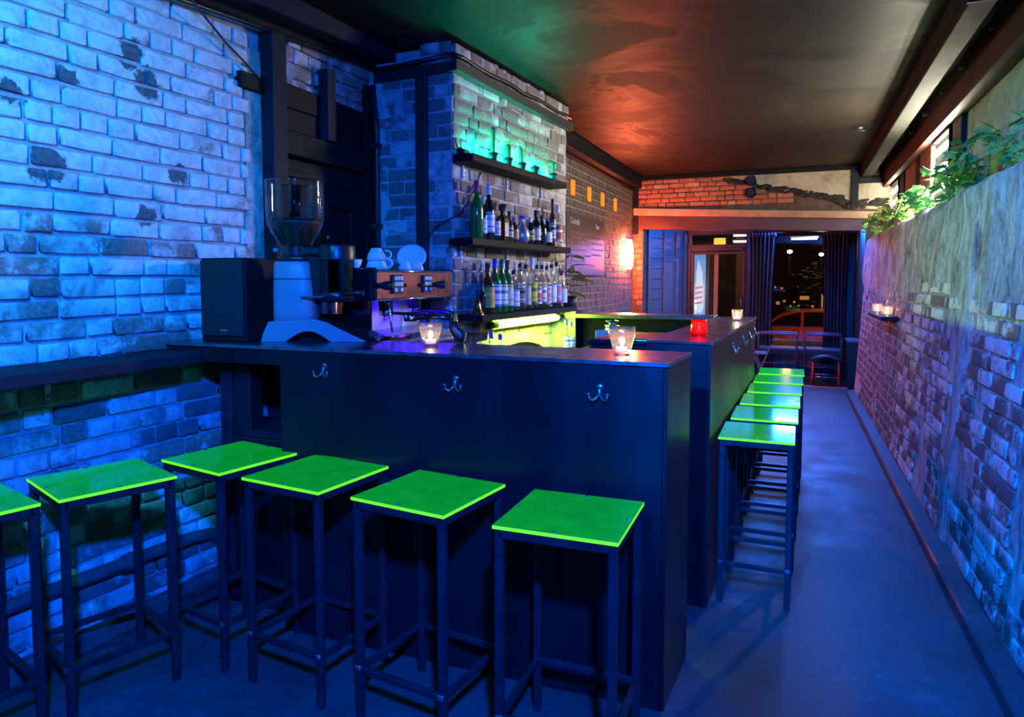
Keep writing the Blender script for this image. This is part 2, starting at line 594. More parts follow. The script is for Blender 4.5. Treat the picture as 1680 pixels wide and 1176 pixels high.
# ------------------------------------------------------------------ brickwork
def brick_meshes(mat, n=7, seed=1):
    r = random.Random(seed)
    out = []
    for k in range(n):
        nx, nz = 5, 4
        xs = [-0.5, -0.47, 0.0, 0.47, 0.5]
        zs = [-0.5, -0.42, 0.42, 0.5]
        v, f = [], []
        cr = {q: r.uniform(.010, .045) for q in range(4)}
        ox = {(i, j): (r.uniform(-.008, .008), r.uniform(-.05, .05)) for i in range(nx) for j in range(nz)}
        for j in range(nz):
            for i in range(nx):
                edge = (i in (0, nx - 1)) or (j in (0, nz - 1))
                y = r.uniform(0.55, 0.72) if edge else r.uniform(0.86, 1.06)
                x, z = xs[i] + ox[i, j][0], zs[j] + ox[i, j][1] * (1 if j in (0, nz - 1) else .5)
                if i in (0, nz) and j in (0, nz - 1):      # knocked-off corners
                    q = cr[(1 if i else 0) + (2 if j else 0)]
                    x -= math.copysign(q, x)
                    z -= math.copysign(q * 3.2, z)
                v.append((x, y, z))
        for j in range(nz - 1):
            for i in range(nx - 1):
                a = j * nx + i
                f.append((a + 1, a, a + nx, a + nx + 1))
        rim = [i for i in range(nx)] + [j * nx + nx - 1 for j in range(1, nz)] + \
              [(nz - 1) * nx + i for i in range(nx - 2, -1, -1)] + [j * nx for j in range(nz - 2, 0, -1)]
        o = len(v)
        for i in rim:
            v.append((v[i][0], -1.2, v[i][2]))
        for q in range(len(rim)):
            q2 = (q + 1) % len(rim)
            f.append((rim[q], rim[q2], o + q2, o + q))
        me = bpy.data.meshes.new('brick')
        me.from_pydata(v, [], f)
        me.materials.append(mat)
        me.polygons.foreach_set('use_smooth', [True] * len(f))
        out.append(me)
    return out


def layout(u0, u1, z0, z1, course, r, lens=(0.222, 0.108), ph=0.4, skip=None, gap=0.011):
    """(centre u, centre z, length) for a wall of mixed stretchers and headers"""
    res = []
    z = z0
    row = 0
    while z + course * 0.4 < z1:
        u = u0 - r.uniform(0.02, 0.2)
        while u < u1:
            L = lens[1] if r.random() < ph else lens[0]
            L *= r.uniform(0.94, 1.05)
            a, b = max(u, u0), min(u + L, u1)
            if b - a > 0.045:
                c = ((a + b) / 2, z + course / 2 - gap / 2, b - a - gap)
                if skip is None or not skip(*c):
                    res.append(c)
            u += L
        z += course
        row += 1
    return res


def lay_bricks(parent, cells, meshes, o, ud, n, h, depth=0.016, seed=3, lean=0.0):
    """one object per brick: o = wall point at u=0,z=0; ud = direction of u; n = outward normal"""
    r = random.Random(seed)
    n = Vector(n).normalized()
    ud = Vector(ud).normalized()
    zz = Vector((0, 0, 1))
    if lean:
        zz = (zz - n * lean).normalized()
        n = (n + Vector((0, 0, 1)) * lean).normalized()
    ux = n.cross(zz)
    R = Matrix((ux, n, zz)).transposed()
    for (u, z, L) in cells:
        p = Vector(o) + ud * u + zz * z + n * r.uniform(-0.003, 0.004)
        b = bpy.data.objects.new('brick', r.choice(meshes))
        COL.objects.link(b)
        R2 = R @ Matrix.Rotation(r.uniform(-.018, .018), 3, 'Y') @ Matrix.Rotation(r.uniform(-.012, .012), 3, 'Z')
        b.parent = parent
        p = p + zz * r.uniform(-.0025, .0025)
        b.matrix_local = Matrix.Translation(p) @ R2.to_4x4() @ Matrix.Diagonal((L, depth, h * r.uniform(0.95, 1.03), 1))


def join_bricks(name, parent, cells, mat, o, ud, n, h, depth=0.012, seed=5, lean=0.0):
    """bricks too small or too many to pick apart: one part"""
    r = random.Random(seed)
    mb = MB()
    n = Vector(n).normalized()
    ud = Vector(ud).normalized()
    zz = Vector((0, 0, 1))
    if lean:
        zz = (zz - n * lean).normalized()
        n = (n + Vector((0, 0, 1)) * lean).normalized()
    for (u, z, L) in cells:
        c = Vector(o) + ud * u + zz * z
        d = depth * r.uniform(0.7, 1.2)
        hh = h * r.uniform(0.92, 1.04) / 2
        A = [c + ud * (s * L / 2) + zz * (q * hh) - n * 0.02 for s, q in ((-1, -1), (1, -1), (1, 1), (-1, 1))]
        B = [c + ud * (s * (L / 2 - .004)) + zz * (q * (hh - .004)) + n * d for s, q in ((-1, -1), (1, -1), (1, 1), (-1, 1))]
        mb.add(A + B, [(4, 5, 6, 7), (0, 1, 5, 4), (1, 2, 6, 5), (2, 3, 7, 6), (3, 0, 4, 7)])
    ob = mb.build(name, mat, parent)
    ob['kind'] = 'stuff'
    return ob


def mortar_mat(name, lo, hi, rough=0.9):
    t = NT(name)
    p = t.pos()
    a = t.noise(p, 12, 6, 0.7)
    b = t.noise(p, 90, 4, 0.7)
    t.bump(b, 0.6, 0.004)
    return t.set(t.ramp(t.math('ADD', t.math('MULTIPLY', a, .7), t.math('MULTIPLY', b, .3)), [(0.35, lo), (0.65, hi)]), rough, spec=0.2)


M['mortar_left'] = mortar_mat('grey_mortar_painted', (0.22, 0.25, 0.28), (0.46, 0.48, 0.50))
M['mortar_breast'] = mortar_mat('pale_mortar', (0.34, 0.33, 0.31), (0.64, 0.62, 0.58))
M['mortar_far'] = mortar_mat('dark_mortar', (0.16, 0.14, 0.12), (0.34, 0.30, 0.26))
M['mortar_end'] = mortar_mat('sooty_mortar', (0.05, 0.035, 0.03), (0.16, 0.11, 0.09))
LB = [((-2.48, 2.00, 2.31), .052), ((-2.48, 1.985, 2.265), .04), ((-2.48, 2.07, 2.195), .065), ((-2.48, 1.74, 2.13), .042),
      ((-2.47, 2.21, 1.845), .048), ((-2.49, 1.65, 1.81), .07), ((-2.5, 1.55, 2.03), .05), ((-2.48, 2.04, 1.66), .045),
      ((-2.48, 2.33, 2.15), .018), ((-2.48, 2.40, 2.28), .014)]
M['brick_left'] = brick_mat('white_painted_old_brick', 0.47, 0.74, 1.45, 1.85,
                            [(0.24, 0.16, 0.15), (0.30, 0.24, 0.23), (0.36, 0.33, 0.33), (0.26, 0.15, 0.14)],
                            [(0.38, 0.41, 0.43), (0.64, 0.66, 0.66)], LB)
M['brick_breast'] = brick_mat('sooty_brown_brick', 0.36, 0.40, 1.2, 2.6,
                              [(0.26, 0.19, 0.17), (0.36, 0.28, 0.25), (0.30, 0.19, 0.16), (0.40, 0.34, 0.32)],
                              [(0.42, 0.40, 0.39), (0.62, 0.60, 0.58)])
M['brick_end'] = brick_mat('red_orange_brick', 0.18, 0.30, 2.3, 2.7,
                           [(0.36, 0.14, 0.08), (0.44, 0.20, 0.10), (0.30, 0.11, 0.07), (0.48, 0.26, 0.14)],
                           [(0.45, 0.28, 0.2), (0.5, 0.34, 0.25)])
M['brick_far'] = brick_mat('dark_weathered_brick', 0.42, 0.30, 1.3, 2.2,
                           [(0.15, 0.10, 0.085), (0.22, 0.15, 0.12)],
                           [(0.30, 0.26, 0.23), (0.48, 0.42, 0.38)], pscale=5)
M['brick_right'] = brick_mat('half_rendered_brick', 0.45, 0.52, 0.2, 1.3,
                             [(0.14, 0.12, 0.12), (0.22, 0.13, 0.10), (0.12, 0.11, 0.11), (0.32, 0.17, 0.11)],
                             [(0.42, 0.42, 0.40), (0.66, 0.66, 0.63)])
# render on the right wall: streaky lime plaster
t = NT('streaky_lime_render')
p = t.pos()
a = t.noise(t.scaled(p, (1, 1.7, 0.8)), 4.5, 7, 0.62, 0.9)
b = t.noise(t.scaled(p, (1, 1.3, 0.8)), 30, 6, 0.75)
c = t.ramp(t.math('ADD', t.math('MULTIPLY', a, .62), t.math('MULTIPLY', b, .38)),
           [(0.36, (0.13, 0.12, 0.10)), (0.47, (0.36, 0.35, 0.32)), (0.60, (0.68, 0.67, 0.63))])
t.bump(t.math('ADD', a, b), 1.0, 0.02)
M['render'] = t.set(c, 0.85, spec=0.25)
t = NT('mottled_concrete_panel')
p = t.pos()
a = t.noise(p, 3.2, 6, 0.7, 0.6)
c = t.ramp(a, [(0.32, (0.20, 0.17, 0.12)), (0.5, (0.36, 0.32, 0.24)), (0.66, (0.46, 0.42, 0.33))])
t.bump(t.noise(p, 40, 5), 0.3, 0.005)
M['concrete'] = t.set(c, 0.8, spec=0.3)
M['stone'] = plain('sandstone_ledge', (0.36, 0.22, 0.15), 0.75, var=0.25, scale=6, bump=0.3)
M['end_beam'] = plain('brown_painted_lintel', (0.07, 0.026, 0.016), 0.42, var=0.25, scale=5, stretch=(0.5, 3, 2))
M['soot'] = plain('black_soot_crust', (0.02, 0.017, 0.015), 0.95, var=0.5, bump=0.6)

# ------------------------------------------------------------------ floor, ceiling
struct(MB().span((-2.75, -2.6, -0.12), (1.35, 9.75, 0)).build('floor', M['floor']))
struct(MB().span((-2.75, -2.6, 2.76), (1.35, 9.32, 2.86)).build('ceiling', M['ceiling']))
struct(MB().span((-2.75, -2.75, 0), (1.35, -2.6, 2.76)).build('wall_back', M['blue_black_wood']))

# ------------------------------------------------------------------ left wall with its door
XL = lambda y: -2.5465 + 0.03265 * y
wl = MB()
wl.add([(XL(-2.6), -2.6, 0), (XL(2.68), 2.68, 0), (XL(2.68) - .2, 2.68, 0), (XL(-2.6) - .2, -2.6, 0),
        (XL(-2.6), -2.6, 2.76), (XL(2.68), 2.68, 2.76), (XL(2.68) - .2, 2.68, 2.76), (XL(-2.6) - .2, -2.6, 2.76)],
       [(3, 2, 1, 0), (4, 5, 6, 7), (0, 1, 5, 4), (1, 2, 6, 5), (2, 3, 7, 6), (3, 0, 4, 7)])
wl.add([(XL(2.68), 2.68, 2.28), (-2.435, 3.66, 2.28), (-2.635, 3.66, 2.28), (XL(2.68) - .2, 2.68, 2.28),
        (XL(2.68), 2.68, 2.76), (-2.435, 3.66, 2.76), (-2.635, 3.66, 2.76), (XL(2.68) - .2, 2.68, 2.76)],
       [(3, 2, 1, 0), (4, 5, 6, 7), (0, 1, 5, 4), (1, 2, 6, 5), (2, 3, 7, 6), (3, 0, 4, 7)])
wall_left = struct(wl.build('wall_left', M['mortar_left']))
CO = 0.0775
r1 = random.Random(11)
bl = brick_meshes(M['brick_left'], 8, 4)
skipL = lambda u, z, L: (u + L / 2 > 2.60)
cells = layout(1.02, 2.62, 0.02, 2.60, CO, r1, ph=0.45, gap=.014)
cells = [c for c in cells if not (c[0] < 1.3 and c[1] < 0.35)]
udL = Vector((0.03265, 1, 0)).normalized()
nL = Vector((1, -0.03265, 0)).normalized()
lay_bricks(wall_left, cells, bl, (XL(0), 0, 0), udL, nL, CO - .014, 0.016, 21)
cells2 = layout(2.80, 3.58, 2.36, 2.66, CO, r1, ph=0.35)
bl2 = brick_meshes(M['brick_breast'], 6, 9)
lay_bricks(wall_left, cells2, bl2, (XL(0), 0, 0), udL, nL, CO - .011, 0.022, 22)
# rendered end of the wall beside the door post
MB().add([(XL(2.56) + .012, 2.565, 0.0), (XL(2.68) + .016, 2.69, 0.0), (XL(2.68) + .016, 2.69, 2.5), (XL(2.6) + .012, 2.60, 2.5),
          (XL(2.56) - .01, 2.565, 0.0), (XL(2.68) - .01, 2.69, 0.0), (XL(2.68) - .01, 2.69, 2.5), (XL(2.6) - .01, 2.60, 2.5)],
         [(0, 1, 2, 3), (0, 3, 7, 4), (1, 5, 6, 2), (3, 2, 6, 7)]).build('render_patch', M['render'], wall_left)

# door: frame, transom, panelled leaf
door = struct(thing('door_1', 'x', 'x'))
for k in ('label', 'category'):
    del door[k]
def dplank(name, y0, y1, z0, z1, x0=-2.46, x1=-2.40, mat='black_wood', par=None, bev=0.004):
    return MB().span((x0, y0, z0), (x1, y1, z1)).build(name, M[mat], par or door, bev)
dplank('door_post', 2.695, 2.80, 0, 2.60, -2.47, -2.375, 'blue_black_wood')
dplank('door_post', 3.50, 3.585, 0, 2.55, -2.47, -2.39)
dplank('transom_board', 2.80, 3.50, 2.27, 2.39, -2.47, -2.405)
dplank('transom_board', 2.80, 3.50, 2.155, 2.268, -2.47, -2.41)
dplank('lintel', 2.80, 3.50, 2.03, 2.15, -2.47, -2.385)
dplank('centre_mullion', 3.10, 3.175, 2.15, 2.53, -2.46, -2.36, 'blue_black_wood')
dplank('tie_block', 2.54, 2.70, 2.30, 2.375, -2.47, -2.42)
leaf = dplank('door_leaf', 2.82, 3.49, 0.0, 2.02, -2.49, -2.455)
dplank('top_rail', 2.82, 3.49, 1.80, 2.02, -2.455, -2.43, par=leaf)
dplank('stile', 2.82, 2.93, 0, 1.80, -2.455, -2.43, par=leaf)
dplank('stile', 3.09, 3.22, 0, 1.80, -2.455, -2.43, par=leaf)
dplank('stile', 3.39, 3.49, 0, 1.80, -2.455, -2.43, par=leaf)
dplank('mid_rail', 2.93, 3.39, 0.85, 1.02, -2.455, -2.432, par=leaf)
MB().span((-2.432, 2.82, 1.925), (-2.415, 3.49, 1.965)).build('drip_mould', M['black_wood'], leaf, .004)
MB().ball((-2.41, 3.15, 1.63), .012).build('door_knob', M['hook'], leaf)
# service pipe running up the corner by the breast
MB().tube([(-2.36, 3.565, 0), (-2.36, 3.565, 2.3), (-2.385, 3.565, 2.56)], 0.018).build('pipe', M['trim_black'], door)
for z in (1.2, 1.47, 1.72, 2.2):
    MB().box((-2.365, 3.562, z), (.055, .05, .03)).build('pipe_clip', M['trim_black'], door)

# ------------------------------------------------------------------ chimney breast
BC = Vector((-1.87, 3.60, 0))
bu = Vector((0.08, 1, 0)).normalized()
bn = Vector((1, -0.08, 0)).normalized()
def bp(u, off, z):
    q = BC + bu * u + bn * off
    return Vector((q.x, q.y, z))
br = MB()
top = lambda i: [2.74, 2.70, 2.68, 2.66][i % 4]
A_, B_ = bp(0, 0, 0), bp(1.70, 0, 0)
br.prism([(-2.44, 3.60), (A_.x, A_.y), (B_.x, B_.y), (-2.2, B_.y)], 0, 2.74)
breast = struct(br.build('wall_chimney_breast', M['mortar_breast']))
bb = brick_meshes(M['brick_breast'], 8, 5)
r2 = random.Random(15)
side = layout(0.0, 0.50, 1.06, 2.62, CO, r2, ph=0.5)
lay_bricks(breast, side, bb, (-2.37, 3.60, 0), (1, 0, 0), (0, -1, 0), CO - .012, 0.010, 31)
side = layout(0.30, 0.50, 2.62, 2.76, CO, r2, ph=0.5)
lay_bricks(breast, side, bb, (-2.37, 3.60, 0), (1, 0, 0), (0, -1, 0), CO - .012, 0.022, 33)
front = layout(0.0, 1.69, 0.99, 2.61, CO, r2, ph=0.5)
lay_bricks(breast, front, bb, BC, bu, bn, CO - .012, 0.010, 32)
front = [c for c in layout(0.0, 1.69, 2.61, 2.77, CO, r2, ph=0.2)]
lay_bricks(breast, front, bb, BC, bu, bn, CO - .010, 0.03, 34)
# black conduit and trim round the breast
q0, q1 = bp(-0.03, .035, 0), bp(1.72, .035, 0)
tr = MB().bar((-2.37, 3.572, 2.60), (-1.84, 3.572, 2.612), .045, .055)
tr.build('trim_band', M['trim_black'], breast, .004)
MB().bar((q0.x, q0.y - .02, 2.612), (q1.x, q1.y, 2.60), .05, .06).build('trim_band', M['trim_black'], breast, .004)
MB().tube([(-2.38, 3.56, 2.648), (-2.2, 3.57, 2.655), (-1.86, 3.565, 2.676)], .014).build('conduit', M['black_plastic'], breast)
pts = [bp(-.04 + k * .11, .03 + .004 * sin(k * 2.1), 2.676 + .006 * sin(k * 1.3)) for k in range(17)]
MB().tube(pts, .015).build('conduit', M['black_plastic'], breast)
MB().span((-2.088, 3.552, 0.9), (-2.018, 3.59, 2.60)).build('conduit_box', M['trim_black'], breast, .004)
# plaster smear on the side of the breast and loose debris on top
mb = MB()
for k in range(40):
    u, z = r2.uniform(-2.44, -2.30), 1.1 + 1.5 * k / 40
    mb.ball((u - .02, 3.594, z), r2.uniform(.03, .055), 7, 5, sc=(1.0, 0.16, 1.2))
mb.build('plaster_smear', M['mortar_breast'], breast)
mb = MB()
for k in range(60):
    q = bp(r2.uniform(.15, 1.6), r2.uniform(-.08, .02), 2.745)
    mb.ball(q, r2.uniform(.012, .028), 6, 4, sc=(1.3, 1.6, .55))
mb.build('rubble', M['mortar_breast'], breast)['kind'] = 'stuff'
# arched fire opening below the bottom shelf
mb = MB()
N = 16
inn, out = [], []
for k in range(N + 1):
    t_ = pi * k / N
    u = 0.80 - 0.50 * cos(t_)
    inn.append((u, 0.80 + 0.165 * sin(t_)))
    out.append((0.80 - 0.58 * cos(t_), 0.80 + 0.235 * sin(t_)))
for k in range(N):
    vs = [bp(inn[k][0], .035, inn[k][1]), bp(inn[k + 1][0], .035, inn[k + 1][1]), bp(out[k + 1][0], .035, out[k + 1][1]), bp(out[k][0], .035, out[k][1]),
          bp(inn[k][0], .0, inn[k][1]), bp(inn[k + 1][0], .0, inn[k + 1][1]), bp(out[k + 1][0], 0, out[k + 1][1]), bp(out[k][0], 0, out[k][1])]
    mb.add(vs, [(0, 1, 2, 3), (0, 4, 5, 1), (3, 2, 6, 7)])
mb.build('fire_arch', M['render'], breast)
mb = MB()
mb.add([bp(u, .012, z) for u, z in inn] , [tuple(range(N, -1, -1))])
mb.build('fire_opening', M['soot'], breast)  # flat black sheet painted for the dark hollow, no recess is cut

# ------------------------------------------------------------------ far left wall
wf = struct(MB().span((-2.3, 5.25, 0), (-2.07, 9.35, 2.76)).build('wall_far_left', M['mortar_far']))
join_bricks('brickwork', wf, layout(5.3, 9.15, 0.95, 2.62, CO, random.Random(4), ph=.4), M['brick_far'], (-2.07, 0, 0), (0, 1, 0), (1, 0, 0), CO - .012)
MB().span((-2.07, 5.25, 2.60), (-1.95, 9.2, 2.757)).build('cornice_board', M['black_wood'], wf, .008)
MB().span((-2.07, 5.25, 2.56), (-2.02, 9.2, 2.60)).build('cornice_mould', M['black_wood'], wf, .006)

# beam along the near left wall, sagging slightly towards the camera
bx = MB()
def quadbeam(y0, y1, x0, x1, za, zb, zt):
    vs = [(XL(y0) + x0, y0, za), (XL(y0) + x1, y0, za), (XL(y1) + x1, y1, zb), (XL(y1) + x0, y1, zb),
          (XL(y0) + x0, y0, zt), (XL(y0) + x1, y0, zt), (XL(y1) + x1, y1, zt), (XL(y1) + x0, y1, zt)]
    return MB().add(vs, [(3, 2, 1, 0), (4, 5, 6, 7), (0, 1, 5, 4), (1, 2, 6, 5), (2, 3, 7, 6), (3, 0, 4, 7)])
o = struct(quadbeam(-2.6, 3.62, .03, .19, 2.40, 2.69, 2.759).build('trim_1', M['blue_black_wood'], None, .006))
o = struct(quadbeam(-2.6, 3.62, .0, .05, 2.36, 2.66, 2.759).build('trim_2', M['black_wood'], None, .004))
MB().tube([(XL(.5) + .06, .5, 2.40), (XL(2.0) + .06, 2.0, 2.555), (XL(3.55) + .06, 3.55, 2.66)], .012).build('conduit', M['black_plastic'], o)

# ------------------------------------------------------------------ end wall over the shop opening
YE = 9.2
we = MB().span((-2.3, YE, 2.13), (1.3, YE + .22, 2.76))
we.span((-2.3, YE, 0), (-1.925, YE + .22, 2.1))
wall_end = struct(we.build('wall_end', M['mortar_end']))
be = brick_meshes(M['brick_end'], 7, 6)
def keep_end(u, z, L):
    x = -2.05 + u
    lim = 2.72 - 0.36 * max(0, (x + 0.95)) / 1.0
    return z > lim or x > 0.2
ce = layout(0.0, 2.3, 2.345, 2.70, 0.062, random.Random(8), lens=(.2, .1), ph=.3, skip=keep_end, gap=.009)
lay_bricks(wall_end, ce, be, (-2.05, YE, 0), (1, 0, 0), (0, -1, 0), .053, .02, 41)
lay_bricks(wall_end, layout(0.0, .125, 1.05, 2.05, CO, random.Random(3), ph=.9), be, (-2.05, YE, 0), (1, 0, 0), (0, -1, 0), .06, .012, 43)
# concrete panel to the right with its frame, and the soot stain between
cp = MB().extr([(-0.85, 2.70), (-0.15, 2.46), (0.2, 2.40), (0.55, 2.31), (0.55, 2.70)], 'y', YE - .018, YE + .02)
cp.build('concrete_panel', M['concrete'], wall_end, .004)
MB().extr([(0.63, 2.24), (1.0, 2.20), (1.0, 2.52), (0.63, 2.55)], 'y', YE - .018, YE + .02).build('concrete_panel', M['concrete'], wall_end, .004)
r3 = random.Random(5)
mb = MB()
for k in range(230):
    s_ = r3.random()
    x = -0.9 + 1.85 * s_
    z = 2.66 - 0.42 * s_ + r3.uniform(-.035, .03) * (0.5 + s_)
    if s_ > .75:
        z = 2.30 + r3.uniform(-.05, .04)
    mb.ball((x, YE - .016, z), r3.uniform(.010, .034), 7, 5, sc=(r3.uniform(1.0, 2.4), .45, r3.uniform(.5, 1.0)))
mb.build('soot_crust', M['soot'], wall_end)
MB().extr([(-2.05, 2.25), (0.78, 2.11), (0.92, 2.14), (0.92, 2.19), (-2.05, 2.345)], 'y', YE - .06, YE + .05).build('stone_ledge', M['stone'], wall_end, .008)
MB().extr([(-2.05, 2.07), (0.66, 1.97), (0.72, 2.02), (0.72, 2.115), (-2.05, 2.25)], 'y', YE - .02, YE + .2).build('lintel_beam', M['end_beam'], wall_end, .008)
MB().span((-2.07, YE - .03, 2.70), (1.0, YE + .02, 2.76)).build('top_moulding', M['black_wood'], wall_end, .006)
MB().span((0.55, YE - .04, 2.28), (0.63, YE + .02, 2.75)).build('panel_post', M['blue_black_wood'], wall_end, .005)
MB().span((0.63, YE - .035, 2.53), (1.0, YE + .02, 2.60)).build('panel_rail', M['blue_black_wood'], wall_end, .005)
MB().span((-2.07, YE - .05, 2.0), (-1.99, YE, 2.70)).build('corner_post', M['black_wood'], wall_end, .005)
for z in (2.625, 2.475):
    h = MB().lathe([(.064, .03), (.064, -.05), (.052, -.05), (.05, .02)], 20, M=Matrix.Rotation(radians(90), 3, 'X'))
    h.lathe([(.05, .01), (.001, .01)], 20, M=Matrix.Rotation(radians(90), 3, 'X'))
    h.build('vent_pipe', M['black_plastic'], wall_end, loc=(-0.575, YE - .055, z))

# ------------------------------------------------------------------ right wall: leaning, rendered above, brick below
XR = lambda y: 0.762 - 0.0125 * y
LEAN = 0.064
def rw(y, z, d=0.0):
    return (XR(y) + LEAN * z - d, y, z)
mb = MB()
ys = [-2.6 + 0.09 * k for k in range(int((9.2 + 2.6) / 0.09) + 1)] + [9.2]
zs = [0.09 * k for k in range(21)]
NZ = len(zs) + 4
for y in ys:
    lump = noise.noise(Vector((y * 1.3, 0, 4)))
    ztop = 1.86 + 0.05 * noise.noise(Vector((y * 2.1, 3, 0)))
    for k, z in enumerate(zs):
        zz_ = z * ztop / zs[-1]
        am = 0.010 if zz_ < 1.3 else 0.036
        d = am * noise.noise(Vector((y * 5.5, zz_ * 1.8, 1.0))) + am * .6 * noise.noise(Vector((y * 13, zz_ * 5, 2.0)))
        if zz_ > 1.3:
            d += 0.03 * (zz_ - 1.3)
        mb.v.append(rw(y, zz_, d))
    for k, (dx, dz) in enumerate(((.02, .035), (.07, .05), (.16, .035), (.26, .0))):
        mb.v.append((XR(y) + LEAN * ztop + dx, y, ztop + dz + .012 * noise.noise(Vector((y * 7, k, 9)))))
for i in range(len(ys) - 1):
    for k in range(NZ - 1):
        a = i * NZ + k
        mb.f.append((a, a + 1, a + NZ + 1, a + NZ))
        mb.m.append(0)
        mb.sm.append(True)
# far end face
mb.add([rw(9.2, 0), rw(9.2, 1.88), (1.2, 9.2, 1.88), (1.2, 9.2, 0)], [(0, 3, 2, 1)])
wall_right = struct(mb.build('wall_right', M['render']))
r4 = random.Random(19)
cells = layout(2.35, 9.15, 0.08, 1.42, CO, r4, ph=0.45, gap=.017)
def keepR(c):
    u, z, L = c
    lim = 1.34 + .12 * noise.noise(Vector((u * 1.7, z, 0)))
    if z > lim:
        return False
    if 3.95 < u < 4.25:
        return False
    return noise.noise(Vector((u * 2.2, z * 3.0, 7.0))) > -0.34
cells = [c for c in cells if keepR(c)]
cells.sort(key=lambda c: c[0])
ud_r = Vector((-0.0125, 1, 0)).normalized()
n_r = Vector((-1, -0.0125, 0)).normalized()
lay_bricks(wall_right, cells[:290], brick_meshes(M['brick_right'], 8, 12), (XR(0), 0, 0), ud_r, n_r, CO - .016, .010, 51, lean=LEAN)
if cells[290:]:
    join_bricks('brickwork', wall_right, cells[290:], M['brick_right'], (XR(0), 0, 0), ud_r, n_r, CO - .016, .009, 52, lean=LEAN)
# raised vertical band of render
mb = MB()
for k in range(19):
    z = 1.72 * k / 18
    w = .105 + .02 * noise.noise(Vector((0, z * 3, 5)))
    cy = 4.09 + .03 * noise.noise(Vector((3, z * 2, 5)))
    for s_, d in ((-1, -.004), (-.6, .012), (.6, .014), (1, -.004)):
        mb.v.append(rw(cy + s_ * w, z, d))
for k in range(18):
    for j in range(3):
        a = k * 4 + j
        mb.f.append((a, a + 4, a + 5, a + 1))
        mb.m.append(0)
        mb.sm.append(True)
mb.build('render_band', M['render'], wall_right)
# kerb at the foot of the wall
mb = MB()
ks = [(-2.6, .085), (2.6, .085), (5.5, .09), (9.0, .085), (9.2, .08)]
for y, w in ks:
    for dx, z in ((-w, -.02), (-w, .055), (-w + .01, .065), (.03, .07)):
        mb.v.append((XR(y) + dx, y, z))
for i in range(len(ks) - 1):
    for k in range(3):
        a = i * 4 + k
        mb.f.append((a, a + 1, a + 5, a + 4))
        mb.m.append(0)
        mb.sm.append(False)
struct(mb.build('baseboard_right', M['floor']))

# upper right wall behind the ledge
XU = 1.0
wu = struct(MB().span((XU, -2.6, 1.7), (XU + .15, 9.2, 2.76)).build('wall_right_upper', M['concrete']))
for y0, y1, m in ((5.38, 5.66, 'blue_black_wood'), (6.50, 6.62, 'dark_red_board'), (6.66, 7.05, 'dark_red_board'), (7.1, 7.25, 'blue_black_wood'),
                  (7.3, 7.95, 'dark_red_board'), (8.05, 8.38, 'blue_black_wood')):
    MB().span((XU - .035, y0, 1.9), (XU + .02, y1, 2.5)).build('wall_board', M[m], wu, .005)
MB().span((XU - .04, 3.2, 1.9), (XU + .02, 3.4, 2.5)).build('wall_board', M['concrete'], wu, .006)
# downstand beams under the ceiling at the right
b1 = struct(MB().span((.655, -2.6, 2.60), (.77, 9.2, 2.759)).build('trim_3', M['tile_black'], None, .006))
MB().span((.652, -2.6, 2.655), (.655, 9.2, 2.70)).build('beam_groove', M['black_wood'], b1)
MB().span((.64, 3.55, 2.585), (.82, 3.57, 2.70)).build('beam_joint', M['blue_black_wood'], b1)
b2 = struct(MB().span((.90, -2.6, 2.49), (1.0, 9.2, 2.759)).build('trim_4', M['rust_steel'], None, .008))
MB().span((.885, -2.6, 2.475), (.93, 9.2, 2.495)).build('beam_flange', M['rust_steel'], b2, .003)
for y in (3.6, 4.2, 4.9, 5.5, 6.2, 6.9, 7.6):
    MB().tube([(.90, y, 2.70), (.885, y, 2.66), (.86, y, 2.655), (.855, y, 2.68)], .006, 6).build('hook', M['hook'], b2)

# small lamps with the white tubes behind glass, high on the right wall
def light_panel(y0, y1, z0, z1, label, tm):
    t_ = thing('light_panel', label, 'light', (XU, (y0 + y1) / 2, z0), 0, 'tube light panels above the planted ledge')
    w, h = y1 - y0, z1 - z0
    MB().span((-.012, -w / 2, 0), (0, w / 2, h)).build('diffuser', M['panel_diffuser'], t_)
    for a, b in (((-.045, -w / 2 - .02, -.02), (0, -w / 2, h + .02)), ((-.012, w / 2, -.02), (0, w / 2 + .02, h + .02)),
                 ((-.045, -w / 2, -.02), (0, w / 2, 0)), ((-.05, -w / 2, h), (0, w / 2, h + .02))):
        MB().span(a, b).build('frame', M['matte_black'], t_, .002)
    for k in range(3):
        z = h * (.14 + .33 * k)
        MB().tube([(-.030, -w * .40, z), (-.030, w * .44, z)], .020, 12).build('tube', M[tm], t_)
    return t_
light_panel(5.74, 6.42, 2.03, 2.46, 'large white panel of three bright tubes above the ivy', 'white_tube')
light_panel(8.44, 9.08, 2.08, 2.46, 'small far white tube panel beside the end wall', 'white_tube_far')
d = MB().lathe([(.001, -.03), (.05, -.03), (.062, -.012), (.062, 0)], 20).build('smoke_detector', M['black_plastic'], None, loc=(.47, 7.0, 2.76))
tag(d, 'small round black detector on the ceiling near the beam', 'detector')

# ------------------------------------------------------------------ bar counters
HB = 1.138
